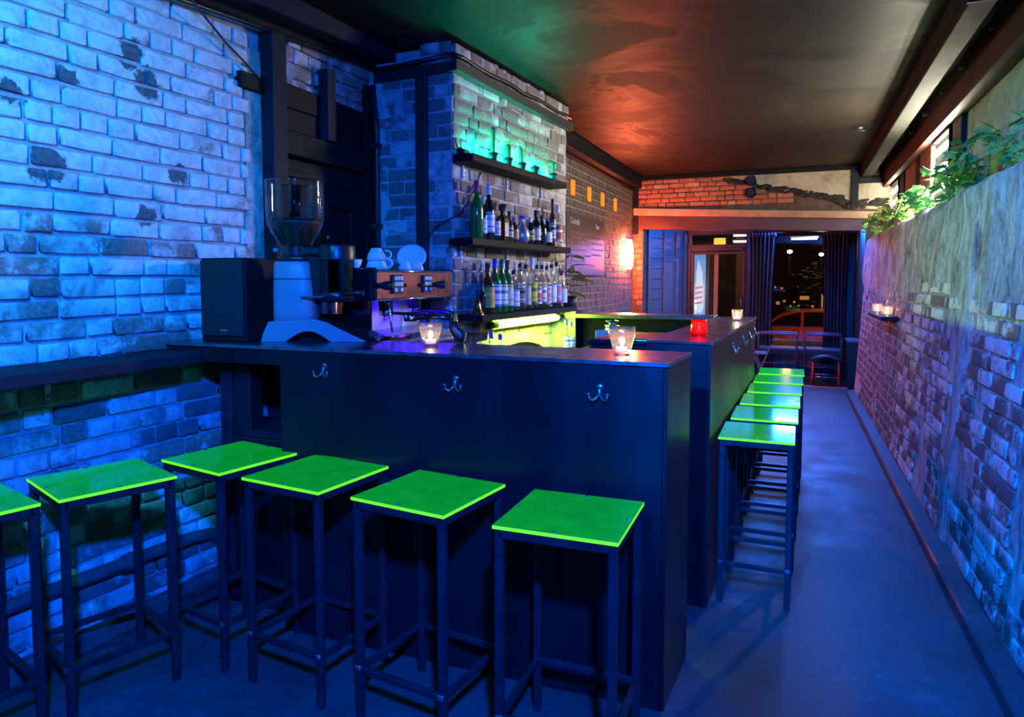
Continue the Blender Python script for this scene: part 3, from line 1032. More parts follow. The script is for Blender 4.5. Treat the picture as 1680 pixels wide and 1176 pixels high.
# near counter
bar1 = thing('bar_counter', 'dark steel bar counter with three coat hooks facing the camera', 'counter', (0, 0, 0))
MB().prism([(-2.455, 2.105), (-0.372, 2.165), (-0.352, 2.535), (-2.455, 2.50)], HB - .012, HB).build('worktop', M['bar_top'], bar1, .002)
MB().prism([(-1.865, 2.122), (-0.385, 2.170), (-0.385, 2.195), (-1.865, 2.147)], 0, HB - .012).build('front_panel', M['black_steel'], bar1, .003)
MB().prism([(-0.385, 2.170), (-0.372, 2.170), (-0.352, 2.53), (-0.372, 2.53)], 0, HB - .012).build('end_panel', M['black_steel'], bar1, .003)
MB().bar((-2.45, 2.104, HB - .006), (-0.371, 2.163, HB - .006), .004, .013).build('front_edge', M['bar_edge'], bar1)
MB().bar((-0.3705, 2.165, HB - .006), (-0.351, 2.535, HB - .006), .004, .013).build('end_edge', M['bar_edge'], bar1)
MB().prism([(-2.45, 2.115), (-1.865, 2.13), (-1.865, 2.155), (-2.45, 2.14)], HB - .075, HB - .012).build('apron', M['black_steel'], bar1, .003)
MB().span((-2.285, 2.23, .02), (-2.225, 2.29, HB - .075)).build('post', M['blue_black_wood'], bar1, .004)
MB().span((-2.21, 2.24, .02), (-2.13, 2.32, HB - .075)).build('post', M['black_steel'], bar1, .004)
MB().span((-2.29, 2.235, .735), (-1.87, 2.49, .765)).build('lower_shelf', M['blue_black_wood'], bar1, .004)
MB().span((-2.29, 2.235, .0), (-1.87, 2.26, .735)).build('lower_panel', M['black_steel'], bar1, .003)
MB().span((-1.865, 2.50, 0), (-0.372, 2.525, HB - .012)).build('back_panel', M['black_steel'], bar1)

def bolt_box():
    return MB()

# long counter on the right
bar2 = thing('bar_counter', 'long dark steel bar counter with four hooks beside the stool row', 'counter', (0, 0, 0))
O0, O1, I0, I1 = (-0.325, 2.95), (-0.266, 5.10), (-0.605, 2.965), (-0.53, 5.02)
MB().prism([I0, O0, O1, I1], HB - .012, HB).build('worktop', M['bar_top'], bar2, .002)
MB().prism([(O0[0] - .02, O0[1] + .01), (O0[0] - .004, O0[1] + .01), (O1[0] - .004, O1[1] - .01), (O1[0] - .02, O1[1] - .01)], 0, HB - .012).build('side_panel', M['black_steel'], bar2)
MB().prism([(I0[0] + .004, I0[1] + .004), (O0[0] - .02, O0[1] + .004), (O0[0] - .02, O0[1] + .03), (I0[0] + .004, I0[1] + .03)], 0, HB - .012).build('end_panel', M['black_steel'], bar2, .003)
MB().prism([(I0[0] + .004, I0[1] + .03), (I0[0] + .02, I0[1] + .03), (I1[0] + .02, I1[1] - .01), (I1[0] + .004, I1[1] - .01)], 0, HB - .012).build('inner_panel', M['black_steel'], bar2)
MB().bar((O0[0], O0[1], HB - .006), (O1[0], O1[1], HB - .006), .004, .013).build('side_edge', M['bar_edge'], bar2)
MB().prism([(O1[0] - .02, O1[1] - .03), (O1[0] - .004, O1[1] - .03), (O1[0] - .004, O1[1] - .005), (I1[0], I1[1] - .005), (I1[0], I1[1] - .03)], 0, HB - .012).build('far_panel', M['black_steel'], bar2)
# return counter at the far end
bar3 = thing('bar_counter', 'narrow dark return counter joining breast and long bar', 'counter', (0, 0, 0))
MB().prism([(-1.72, 5.0), (-0.545, 5.03), (-0.545, 5.28), (-1.72, 5.38)], HB - .03, HB).build('worktop', M['bar_top'], bar3, .002)
MB().prism([(-1.70, 5.12), (-0.56, 5.12), (-0.56, 5.15), (-1.70, 5.15)], 0, HB - .03).build('front_panel', M['matte_black'], bar3)  # matte black sheet painted for the dark open space below the worktop
MB().span((-1.65, 4.9, .80), (-0.58, 5.12, .83)).build('under_shelf', M['black_steel'], bar3)
# back bench under the coffee machine and below the shelves
bench = thing('back_bench', 'dark back bench behind the bar under the coffee machine', 'counter', (0, 0, 0))
MB().span((-2.36, 2.60, 1.06), (-1.60, 3.50, 1.10)).build('worktop', M['bar_top'], bench, .003)
MB().span((-2.34, 2.64, 0), (-1.66, 3.48, 1.06)).build('carcass', M['black_steel'], bench)
bench2 = thing('back_bench', 'low dark bench in front of the fire arch', 'counter', (0, 0, 0))
MB().prism([(bp(.02, .03, 0).x, bp(.02, .03, 0).y), (bp(.02, .33, 0).x, bp(.02, .33, 0).y), (bp(1.4, .33, 0).x, bp(1.4, .33, 0).y), (bp(1.4, .03, 0).x, bp(1.4, .03, 0).y)], .84, .87).build('worktop', M['bar_top'], bench2, .003)
MB().prism([(bp(.04, .05, 0).x, bp(.04, .05, 0).y), (bp(.04, .30, 0).x, bp(.04, .30, 0).y), (bp(1.38, .30, 0).x, bp(1.38, .30, 0).y), (bp(1.38, .05, 0).x, bp(1.38, .05, 0).y)], 0, .84).build('carcass', M['black_steel'], bench2)
ice = thing('ice_chest', 'low steel chest standing inside the bar by the long counter', 'chest', (-0.80, 3.6, 0))
MB().span((-.17, -.25, 0), (.14, .35, 1.08)).build('body', M['black_steel'], ice, .01)
MB().span((-.18, -.26, 1.08), (.15, .36, 1.095)).build('lid', M['blue_black_wood'], ice, .004)
MB().tube([(-.16, -.255, 1.10), (.13, -.255, 1.10), (.14, -.255, 1.06)], .006).build('edge_trim', M['chrome'], ice)

# coat hooks
def make_hook(loc, rz, label):
    h = thing('coat_hook', label, 'hook', loc, rz, 'double coat hooks on the bar')
    h.scale = (.66, .66, .72)
    # local -y points out of the panel
    RX = Matrix.Rotation(radians(90), 3, 'X')
    MB().lathe([(.001, .009), (.012, .007), (.0165, .002), (.0165, 0)], 18, (0, 0, .028), M=RX).build('plate', M['hook'], h)
    MB().tube([(0, -.006, .03), (0, -.01, .012), (0, -.014, 0), (0, -.016, -.006)], .007, rad=[.007, .008, .008, .006]).build('stem', M['hook'], h)
    for s_ in (-1, 1):
        pts = [(0, -.014, 0), (s_ * .014, -.024, -.02), (s_ * .028, -.034, -.03), (s_ * .042, -.040, -.022), (s_ * .047, -.042, -.004)]
        p_ = MB().tube(pts, .0045, rad=[.006, .005, .0045, .0045, .004])
        p_.ball((s_ * .047, -.042, .0), .0075, 10, 7)
        p_.build('prong', M['hook'], h)
    return h
fy = lambda x: 2.122 + (x + 1.865) * (.048 / 1.48)
make_hook((-1.655, fy(-1.655), 1.052), .03, 'coat hook on bar front nearest the coffee grinder')
make_hook((-1.105, fy(-1.105), 1.032), .03, 'middle coat hook of three on the near bar front')
make_hook((-0.588, fy(-.588), 1.030), .03, 'coat hook on bar front nearest the bar corner')
for k, y in enumerate((3.72, 4.22, 4.62, 4.98)):
    x = O0[0] - .004 + (y - 2.96) * (.059 / 2.13)
    make_hook((x, y, 1.04), radians(90) - .03, ['first coat hook along the long bar side from the camera', 'second coat hook along the long bar side from the camera',
                                           'third coat hook along the long bar side from the camera', 'farthest coat hook on the long bar side'][k])

# ------------------------------------------------------------------ stools
def make_stool(label, w=.352, d=.352, hs=.725):
    s_ = thing('bar_stool', label, 'stool', (0, 0, 0), 0, 'black steel stools with glowing green acrylic seats')
    mb = MB()
    x, y = w / 2, d / 2
    z0, z1 = hs - .010, hs
    vs = [(-x, -y, z0), (x, -y, z0), (x, y, z0), (-x, y, z0), (-x, -y, z1), (x, -y, z1), (x, y, z1), (-x, y, z1)]
    mb.add(vs, [(3, 2, 1, 0), (4, 5, 6, 7)], 0)
    mb.add(vs, [(0, 1, 5, 4), (1, 2, 6, 5), (2, 3, 7, 6), (3, 0, 4, 7)], 1)
    seat = mb.build('seat', [M['acrylic'], M['acrylic_edge']], s_)
    for px, py in ((0, -y + .012), (0, y - .012), (-x + .012, 0), (x - .012, 0)):
        MB().lathe([(.001, .003), (.005, .002), (.006, 0)], 8, (px, py, z1)).build('bolt', M['weld'], seat)
    t_ = .024
    lx, ly = x - .016, y - .016
    for sx in (-1, 1):
        for sy in (-1, 1):
            MB().span((sx * lx - t_ / 2, sy * ly - t_ / 2, 0), (sx * lx + t_ / 2, sy * ly + t_ / 2, z0)).build('leg', M['stool_steel'], s_, .0025)
            MB().box((sx * (lx - .001), sy * (ly + .0125), .177), (.02, .005, .016)).build('weld', M['weld'], s_, .002)
    for sy in (-1, 1):
        MB().span((-lx, sy * ly - t_ / 2, z0 - .026), (lx, sy * ly + t_ / 2, z0 - .001)).build('seat_rail', M['stool_steel'], s_, .002)
        MB().span((-lx, sy * ly - .009, .160), (lx, sy * ly + .009, .180)).build('stretcher', M['stool_steel'], s_, .002)
    for sx in (-1, 1):
        MB().span((sx * lx - t_ / 2, -ly, z0 - .026), (sx * lx + t_ / 2, ly, z0 - .001)).build('seat_rail', M['stool_steel'], s_, .002)
        MB().span((sx * lx - .009, -ly, .160), (sx * lx + .009, ly, .180)).build('stretcher', M['stool_steel'], s_, .002)
    return s_
st = make_stool('green-seated stool at the front right corner of the near bar')
st.location = (-0.590, 1.873, 0)
st.rotation_euler = (0, 0, radians(1.0))
dup(st, (-1.075, 1.905, 0), radians(-7), 'green-seated stool second from the bar corner')
dup(st, (-1.550, 1.943, 0), radians(-6), 'green-seated stool third from the bar corner, below the first hook')
dup(st, (-1.992, 1.995, 0), radians(-10), 'green-seated stool below the open end of the bar by the posts')
dup(st, (-2.185, 1.605, 0), radians(-19), 'green-seated stool against the white brick wall')
dup(st, (-2.315, 1.215, 0), radians(-14), 'green-seated stool cut by the left edge of the photo')
ls = make_stool('nearest green-seated stool along the long bar', .305, .352, .725)
ls.location = (-0.150, 3.215, 0)
names = ['second green-seated stool along the long bar from the camera', 'third green-seated stool along the long bar from the camera',
         'fourth green-seated stool along the long bar from the camera', 'fifth green-seated stool along the long bar from the camera',
         'farthest green-seated stool along the long bar']
for k in range(5):
    dup(ls, (-0.138 + .010 * k, 3.665 + .437 * k, 0), 0, names[k])

# ------------------------------------------------------------------ wall shelf on the left with brackets
shf = thing('wall_shelf', 'dark plank drink shelf along the white brick wall', 'shelf', (0, 0, 0))
MB().prism([(XL(-.3) + .018, -.3), (-2.14, -.3), (-2.245, 2.10), (XL(2.10) + .018, 2.10)], 1.062, 1.105).build('plank', M['blue_black_wood'], shf, .004)
for y in (1.62, 2.06):
    b_ = MB().span((XL(y) + .016, y - .012, .965), (XL(y) + .024, y + .012, 1.06)).span((XL(y) + .016, y - .012, 1.052), (XL(y) + .20, y + .012, 1.061))
    bo = b_.build('bracket', M['weld'], shf, .001)
    for z in (.985, 1.03):
        MB().box((XL(y) + .026, y, z), (.004, .008, .008)).build('screw', M['black_steel'], bo)
# drain pipe low on the left wall
pp = thing('drain_pipe', 'old painted pipe running low along the left brick wall', 'pipe', (0, 0, 0))
MB().tube([(XL(.2) + .035, .2, .34), (XL(1.4) + .035, 1.4, .285), (XL(1.9) + .035, 1.9, .27), (XL(2.2) + .035, 2.2, .265), (XL(2.3) + .035, 2.30, .25), (XL(2.38) + .035, 2.36, .20), (XL(2.38) + .035, 2.38, .10), (XL(2.38) + .035, 2.38, 0)], .027, 10).build('pipe_run', M['old_pipe'], pp)
MB().lathe([(.036, -.03), (.036, .03)], 12, (XL(1.9) + .035, 1.9, .27), M=Matrix.Rotation(radians(90), 3, 'X')).build('joint', M['old_pipe'], pp)
sk = struct(MB().prism([(XL(-2.5), -2.5), (XL(-2.5) + .07, -2.5), (XL(2.4) + .06, 2.4), (XL(2.4), 2.4)], 0, .075).build('baseboard_left', M['old_pipe'], None, .008))
# cable hanging from the ceiling beam to the door post
cb = MB().tube([(XL(2.2) + .2, 2.0, 2.62), (XL(2.4) + .10, 2.25, 2.54), (XL(2.5) + .06, 2.44, 2.46), (XL(2.6) + .05, 2.58, 2.40), (XL(2.68) + .04, 2.66, 2.36)], .006, 6).build('hanging_cable', M['cable'])
tag(cb, 'black cable hanging from the beam to the door post', 'cable')
c2 = [bp(.30, .02, 2.06), bp(.22, .025, 1.95), bp(.12, .03, 1.86), bp(.02, .04, 1.78)]
c2 += [Vector((-1.93, 3.54, 1.72)), Vector((-2.02, 3.535, 1.63)), Vector((-2.12, 3.54, 1.55)), Vector((-2.2, 3.54, 1.49)), Vector((-2.25, 3.54, 1.46))]
cb = MB().tube(c2, .0045, 6).build('hanging_cable', M['cable'])
tag(cb, 'thin red brown cable drooping across the breast corner', 'cable')

# ------------------------------------------------------------------ shelves on the breast
def bshelf(label, u0, u1, z, th, dep):
    t_ = thing('bottle_shelf', label, 'shelf', (0, 0, 0))
    P_ = [bp(u0, .012, 0), bp(u0, dep, 0), bp(u1, dep, 0), bp(u1, .012, 0)]
    MB().prism([(p_.x, p_.y) for p_ in P_], z - th, z).build('plank', M['black_wood'], t_, .003)
    return t_
def strips(t_, us, z0, z1):
    for u in us:
        a, b_, c_, d_ = bp(u - .008, .012, 0), bp(u - .008, .02, 0), bp(u + .008, .02, 0), bp(u + .008, .012, 0)
        o_ = MB().prism([(p_.x, p_.y) for p_ in (a, b_, c_, d_)], z0, z1).build('bracket_strip', M['white_strip'], t_)
        for k in range(3):
            z = z0 + (z1 - z0) * (.2 + .3 * k)
            q = bp(u, .021, z)
            MB().box(q, (.003, .006, .006)).build('screw', M['black_steel'], o_)
ZT, ZM, ZB = 2.118, 1.637, 1.193
sh_t = bshelf('top black shelf carrying cactus pots and the teal tube', -.02, 1.36, ZT, .045, .15)
strips(sh_t, (.10, .66, 1.2), ZT - .13, ZT - .045)
sh_m = bshelf('middle black shelf of liqueur bottles', -.06, 1.40, ZM, .042, .17)
strips(sh_m, (.07, .66, 1.2), ZM - .14, ZM - .042)
for u in (.2, .72, 1.15):
    MB().ball(bp(u, .171, ZM - .02), .005, 8, 6).build('screw', M['weld'], sh_m)
sh_b = bshelf('bottom black shelf of spirit bottles above the lime tube', .0, 1.46, ZB, .035, .20)
P_ = [bp(1.425, .012, 0), bp(1.425, .20, 0), bp(1.44, .20, 0), bp(1.44, .012, 0)]
MB().prism([(p_.x, p_.y) for p_ in P_], .87, ZB - .035).build('end_board', M['mortar_far'], sh_b)
# teal tube on the top shelf
tl = thing('tube_lamp', 'teal glowing tube lamp lying behind the cactus pots', 'lamp', (0, 0, 0))
MB().tube([bp(.09, .045, ZT + .022), bp(1.30, .045, ZT + .022)], .013, 10).build('tube', M['teal_tube'], tl)
MB().tube([bp(-.0, .045, ZT + .022), bp(.10, .045, ZT + .022)], .019, 10).build('socket', M['black_plastic'], tl)
MB().tube([bp(.0, .045, ZT + .02), bp(-.02, .04, ZT + .06), bp(.0, .02, ZT + .09)], .004, 6).build('lead', M['black_plastic'], tl)
# lime tube below the bottom shelf
tl = thing('tube_lamp', 'bright lime yellow tube lamp under the bottom shelf', 'lamp', (0, 0, 0))
MB().tube([bp(.36, .09, 1.112), bp(1.34, .09, 1.112)], .017, 10).build('tube', M['lime_tube'], tl)
MB().tube([bp(.27, .09, 1.112), bp(.37, .09, 1.112)], .023, 10).build('socket', M['black_plastic'], tl)
MB().tube([bp(1.33, .09, 1.112), bp(1.37, .09, 1.112)], .023, 10).build('socket', M['black_plastic'], tl)
a, b_, c_, d_ = bp(.2, .03, 0), bp(.2, .07, 0), bp(1.38, .07, 0), bp(1.38, .03, 0)
MB().prism([(p_.x, p_.y) for p_ in (a, b_, c_, d_)], 1.085, 1.14).build('batten', M['mortar_far'], tl)

# cacti
def pot(u, h=.05, r=.030):
    q = bp(u, .10, ZT)
    return q
def cactus(u, label, kind):
    c_ = thing('potted_cactus', label, 'cactus', bp(u, .10, ZT), 0, 'cactus pots on the top shelf')
    MB().lathe([(.001, 0), (.021, 0), (.031, .052), (.027, .052), (.026, .044), (.001, .044)], 16).build('pot', M['pot_black'], c_)
    MB().lathe([(.026, .043), (.001, .046)], 12).build('soil', M['soil'], c_)
    def stem(pts, r):
        n_ = len(pts)
        MB().tube(pts, r, 10, rad=[r * (.85 if i == 0 else (1 if i < n_ - 2 else (.8 if i == n_ - 2 else .25))) for i in range(n_)]).build('stem', M['cactus'], c_)
    if kind == 'tall':
        stem([(0, 0, .04), (0, 0, .09), (0, 0, .15), (0, 0, .19), (0, 0, .205), (0, 0, .21)], .013)
    elif kind == 'ball':
        stem([(0, 0, .04), (0, 0, .07), (0, 0, .10), (0, 0, .125), (0, 0, .135), (0, 0, .14)], .019)
        f_ = MB()
        for k in range(7):
            a = 2 * pi * k / 7
            f_.tube([(0, 0, .136), (.012 * cos(a), .012 * sin(a), .15), (.022 * cos(a), .022 * sin(a), .156)], .004, 5)
        f_.build('flower', M['flower'], c_)
    elif kind == 'lean':
        stem([(0, 0, .04), (-.002, -.004, .08), (-.004, -.012, .12), (-.006, -.02, .145), (-.006, -.023, .155), (-.006, -.024, .16)], .014)
    elif kind == 'stub':
        stem([(0, 0, .04), (0, 0, .055), (0, 0, .062), (0, 0, .066)], .018)
    else:
        for s_ in (-1, 1):
            stem([(0, s_ * .006, .04), (0, s_ * .010, .09), (0, s_ * .02, .13), (0, s_ * .05, .135), (0, s_ * .062, .11), (0, s_ * .062, .10)], .010)
    return c_
cactus(.31, 'tall single cactus in a black pot near the lamp socket', 'tall')
cactus(.51, 'round cactus with a yellow flower in a black pot', 'ball')
cactus(.71, 'leaning finger cactus in a black pot mid shelf', 'lean')
cactus(.91, 'low stub cactus barely above its black pot', 'stub')
cactus(1.22, 'drooping twin cactus in the black pot at the shelf end', 'droop')

# bottles
GL = {
    'green': plain('green_bottle_glass', (0.01, 0.16, 0.02), 0.08, spec=0.7, var=0.2),
    'dark': plain('dark_bottle_glass', (0.015, 0.012, 0.012), 0.08, spec=0.7, var=0.2),
    'amber': plain('amber_bottle_glass', (0.10, 0.03, 0.008), 0.08, spec=0.7, var=0.2),
    'clear': thin_glass('clear_bottle_glass', (0.88, 0.92, 0.95), 0.03, 1.6),
    'jug': plain('silver_grey_jug', (0.55, 0.53, 0.50), 0.25, 0.6),
}
_lm = {}
def label_mat(c1, c2, c3):
    k = (c1, c2, c3)
    if k in _lm:
        return _lm[k]
    t = NT('printed_label')
    z = t.sep(t.n('ShaderNodeTexCoord').outputs['Generated'])[2]
    c = t.ramp(z, [(0, c2), (.10, c1), (.26, c3), (.31, c1), (.58, c2), (.74, c1), (.90, c3), (.95, c1)], 'CONSTANT')
    _lm[k] = t.set(c, .5)
    return _lm[k]
_cm = {}
def cap_mat(c):
    if c not in _cm:
        _cm[c] = plain('bottle_cap', c, .35, var=.1)
    return _cm[c]
def bottle(u, off, z, h, r, glass, label, words, cap=(.02, .02, .02), pour=False, shape='std', lz=(.14, .5), group=''):
    b_ = thing('liquor_bottle', words, 'bottle', bp(u, off, z), -.08, group)
    if shape == 'jug':
        prof = [(.001, 0), (r * .6, 0), (r * .95, h * .12), (r, h * .3), (r * .85, h * .5), (r * .4, h * .68), (r * .22, h * .76), (r * .22, h * .88)]
        hn = h * .88
    elif shape == 'square':
        prof = [(.001, 0), (r, 0), (r, h * .6), (r * .9, h * .66), (r * .35, h * .72), (r * .33, h * .84)]
        hn = h * .84
    elif shape == 'cone':
        prof = [(.001, 0), (r, 0), (r, h * .42), (r * .8, h * .55), (r * .4, h * .80), (r * .33, h * .9)]
        hn = h * .9
    else:
        prof = [(.001, 0), (r * .94, 0), (r, .008), (r, h * .54), (r * .93, h * .60), (r * .60, h * .68), (r * .36, h * .75), (r * .33, h * .90)]
        hn = h * .90
    seg = 4 if shape == 'square' else 14
    RM = Matrix.Rotation(radians(45), 3, 'Z') if shape == 'square' else None
    if shape == 'square':
        prof = [(a * 1.2, z_) for a, z_ in prof]
    body = MB().lathe(prof, seg, M=RM, smooth=shape != 'square').build('body', GL[glass], b_)
    if label:
        lo, hi = h * lz[0], h * lz[1]
        if shape == 'square':
            MB().span((r * .86, -r * .7, lo), (r * .875, r * .7, hi)).build('label', label_mat(*label), b_)
        else:
            MB().lathe([(r * 1.02, lo), (r * 1.02, hi)], 12, a0=-radians(115), a1=radians(65)).build('label', label_mat(*label), b_)
    if pour:
        MB().lathe([(r * .40, hn - .004), (r * .36, hn + .022), (r * .2, hn + .024), (.001, hn + .024)], 10).build('stopper', cap_mat(cap), b_)
        MB().tube([(0, 0, hn + .02), (0, 0, hn + .04), (.006, -.002, hn + .062)], .004, 6, rad=[.005, .004, .003]).build('pour_spout', M['chrome'], b_)
    else:
        rr = r * (.75 if shape == 'square' else .40)
        MB().lathe([(rr, hn - h * .08 if shape == 'std' else hn), (rr, h - .002), (rr * .8, h), (.001, h)], 12).build('cap', cap_mat(cap), b_)
    return b_
W, BLK, CRM = (.78, .78, .76), (.03, .03, .03), (.70, .62, .42)
GM = 'liqueur bottles on the middle shelf'
mid = [
    (.11, .34, .040, 'green', None, 'tall green wine bottle with red foil at shelf end', (.55, .06, .12), False, 'std'),
    (.185, .26, .024, 'dark', (W, CRM, BLK), 'slim dark bottle beside the green wine bottle', (.5, .5, .45), False, 'std'),
    (.255, .335, .036, 'dark', (W, (.4, .5, .55), BLK), 'dark vermouth bottle with white neck foil', (.75, .75, .72), False, 'std'),
    (.345, .24, .032, 'clear', ((.62, .35, .38), W, W), 'bottle with pink and white label and orange cap', (.65, .22, .03), False, 'std'),
    (.435, .235, .036, 'amber', (CRM, CRM, (.45, .36, .2)), 'square bottle with wide black stopper and cream label', (.02, .02, .02), False, 'square'),
    (.525, .20, .028, 'amber', (CRM, BLK, BLK), 'short amber bottle with pale neck band', (.02, .02, .03), False, 'std'),
    (.60, .165, .030, 'amber', ((.75, .30, .04), (.75, .30, .04), CRM), 'squat bottle with an orange label', (.3, .3, .32), False, 'std'),
    (.715, .185, .052, 'jug', None, 'round silver grey jug bottle with blue stopper', (.03, .08, .5), False, 'jug'),
    (.835, .185, .034, 'dark', ((.55, .45, .06), BLK, BLK), 'dark bottle with thin yellow band and cream cap', (.7, .65, .4), False, 'std'),
    (.93, .24, .036, 'dark', (CRM, CRM, BLK), 'dark bottle with cream oval label and black cap', (.02, .02, .02), False, 'std'),
    (1.03, .215, .036, 'dark', None, 'plain black bottle behind the pale angular label', (.02, .03, .06), False, 'std'),
    (1.12, .20, .038, 'dark', (W, W, (.3, .32, .35)), 'black bottle with big white angular label', (.05, .12, .45), False, 'cone'),
    (1.215, .35, .026, 'amber', (CRM, BLK, BLK), 'tall thin amber bottle near the shelf end', (.02, .02, .03), False, 'std'),
    (1.305, .315, .040, 'clear', ((.6, .08, .08), W, (.1, .1, .12)), 'clear bottle with red and white label last on middle shelf', (.75, .75, .75), False, 'std'),
]
for (u, h, r, g, lb, words, cap, po, shp) in mid:
    bottle(u, .10, ZM, h, r, g, lb, words, cap, po, shp, group=GM)
GB = 'spirit bottles on the bottom shelf'
bot = [
    (.155, .19, .022, 'dark', None, 'slim dark bottle beside the bell', (.03, .03, .03), False, 'std'),
    (.225, .305, .040, 'amber', ((.75, .36, .04), (.8, .55, .05), (.75, .36, .04)), 'amber bottle with big orange oval label', (.02, .02, .03), False, 'std'),
    (.315, .335, .040, 'green', (W, (.12, .12, .45), (.05, .2, .12)), 'green bottle with white label and blue cap', (.03, .06, .45), False, 'std'),
    (.402, .332, .040, 'green', (W, (.05, .28, .18), (.05, .2, .12)), 'green bottle with white label and green cap', (.02, .16, .07), False, 'std'),
    (.485, .33, .037, 'green', (CRM, CRM, (.35, .12, .06)), 'green bottle with cream label and maroon cap', (.20, .03, .04), False, 'std'),
    (.575, .27, .037, 'clear', (W, (.45, .7, .85), (.5, .05, .06)), 'clear bottle with pourer and pale blue label', (.02, .02, .03), True, 'std'),
    (.662, .32, .037, 'clear', ((.30, .26, .18), BLK, W), 'clear bottle with pourer and dark brown label', (.02, .02, .05), True, 'std'),
    (.750, .315, .037, 'clear', ((.62, .52, .38), (.62, .52, .38), (.4, .3, .2)), 'clear bottle with pourer and tan label', (.02, .02, .04), True, 'std'),
    (.845, .355, .039, 'clear', ((.70, .72, .05), (.05, .25, .06), (.5, .3, .03)), 'clear bottle with lime yellow label and pale cap', (.65, .78, .66), False, 'std'),
    (.930, .315, .034, 'clear', ((.55, .12, .08), W, CRM), 'clear bottle with pourer and red label', (.02, .02, .04), True, 'std'),
    (1.010, .315, .036, 'clear', (W, (.1, .15, .5), BLK), 'clear bottle with pourer and white navy label', (.02, .02, .06), True, 'std'),
    (1.092, .31, .035, 'clear', ((.62, .30, .28), (.7, .6, .6), W), 'clear bottle with pourer and salmon label', (.02, .04, .12), True, 'std'),
    (1.182, .325, .037, 'clear', (W, W, (.4, .45, .5)), 'clear bottle with maroon pourer and white label', (.22, .03, .07), True, 'std'),
    (1.272, .335, .037, 'clear', ((.35, .30, .6), (.7, .2, .3), W), 'clear bottle with teal neck and violet label', (.01, .10, .09), False, 'cone'),
    (1.368, .26, .042, 'clear', ((.60, .75, .85), (.60, .75, .85), W), 'wide bottle with pale blue label last on bottom shelf', (.5, .04, .08), False, 'cone'),
]
for (u, h, r, g, lb, words, cap, po, shp) in bot:
    bottle(u, .11, ZB, h, r, g, lb, words, cap, po, shp, group=GB, lz=(.12, .52))
# bell on the bottom shelf end
bell = thing('brass_bell', 'small brass hand bell at the left end of the bottom shelf', 'bell', bp(.06, .13, ZB))
MB().lathe([(.042, 0), (.040, .006), (.028, .025), (.021, .05), (.017, .075), (.008, .088), (.001, .09)], 20).build('bell_body', M['brass'], bell)
MB().tube([(0, 0, .088), (0, 0, .12), (0, 0, .145)], .006, 8, rad=[.005, .007, .008]).build('handle', M['black_wood'], bell)
# small bottles on the low bench
for u, h, words, m in ((.03, .23, 'small clear bottle on the low bench left of the lime tube', 'clear'), (.14, .21, 'small blue tinted bottle on the low bench by the arch', 'clear'),
                       (1.15, .24, 'clear bottle on the low bench right of the lime tube', 'clear'), (1.24, .22, 'second clear bottle at the right end of the low bench', 'clear')):
    bottle(u, .24, .87, h, .03, m, (W, (.1, .15, .6), (.1, .15, .6)), words, (.05, .06, .4), False, 'std', group='small bottles on the low bench')

# potted plant at the shelf end
pl = thing('potted_plant', 'leafy olive houseplant in a black pot at the bottom shelf end', 'plant', bp(1.56, .10, ZB - .035))
MB().span((-.07, -.10, -.02), (.07, .10, 0)).build('bracket', M['black_wood'], pl)
MB().lathe([(.001, 0), (.045, 0), (.062, .11), (.056, .11), (.054, .10), (.001, .10)], 16).build('pot', M['pot_black'], pl)
MB().lathe([(.055, .099), (.001, .104)], 12).build('soil', M['soil'], pl)
MB().tube([(0, 0, .1), (.005, .01, .2), (0, .02, .32), (.01, .02, .43)], .004, 6).build('stem', M['ivy_stem'], pl)
def big_leaf(L, w):
    mb = MB()
    n_ = 6
    for k in range(n_ + 1):
        t_ = k / n_
        ww = w * sin(pi * min(1, t_ * .92 + .06)) ** .8
        zz_ = -.25 * L * t_ * t_
        for s_ in (-1, 0, 1):
            mb.v.append((L * t_, s_ * ww, zz_ + abs(s_) * .12 * w))
    for k in range(n_):
        for j in range(2):
            a = k * 3 + j
            mb.f.append((a, a + 3, a + 4, a + 1))
            mb.m.append(0)
            mb.sm.append(True)
    return mb
lm = big_leaf(.17, .035).mesh('leaf', M['croton'])
r5 = random.Random(3)
for k, (z, a, s_) in enumerate(((.42, 1.0, .8), (.43, 2.2, .6), (.34, .6, 1.1), (.33, 1.9, 1.0), (.26, 1.2, 1.0), (.24, .2, 1.0), (.20, 2.4, .9), (.18, .8, 1.1), (.15, 1.6, 1.0), (.14, -.4, .9), (.13, 3.3, .8), (.30, -.5, .7))):
    o_ = bpy.data.objects.new('leaf', lm)
    COL.objects.link(o_)
    o_.parent = pl
    o_.location = (0, .01, z)
    o_.rotation_euler = (r5.uniform(-.5, .5), r5.uniform(-.3, .15), a)
    o_.scale = (s_, s_, s_)

# ------------------------------------------------------------------ things on the near counter
sp = thing('loudspeaker', 'black bookshelf loudspeaker at the wall end of the bar', 'speaker', (-2.245, 2.30, HB), radians(3))
MB().span((-.115, -.08, .0), (.115, .13, .352)).build('cabinet', M['black_wood'], sp, .004)
MB().extr([(-.108, .022), (.108, .022), (.108, .345), (-.108, .345)], 'y', -.098, -.078).build('grille', M['grille'], sp, .008, 2)
MB().span((-.112, -.09, .002), (.112, -.07, .02)).build('plinth_lip', M['black_gloss'], sp, .003)
MB().span((-.005, -.1005, .046), (.035, -.0985, .051)).build('badge', M['chrome'], sp)

gr = thing('coffee_grinder', 'grey coffee grinder with a clear bean hopper on the bar', 'grinder', (-1.985, 2.375, HB), radians(22))
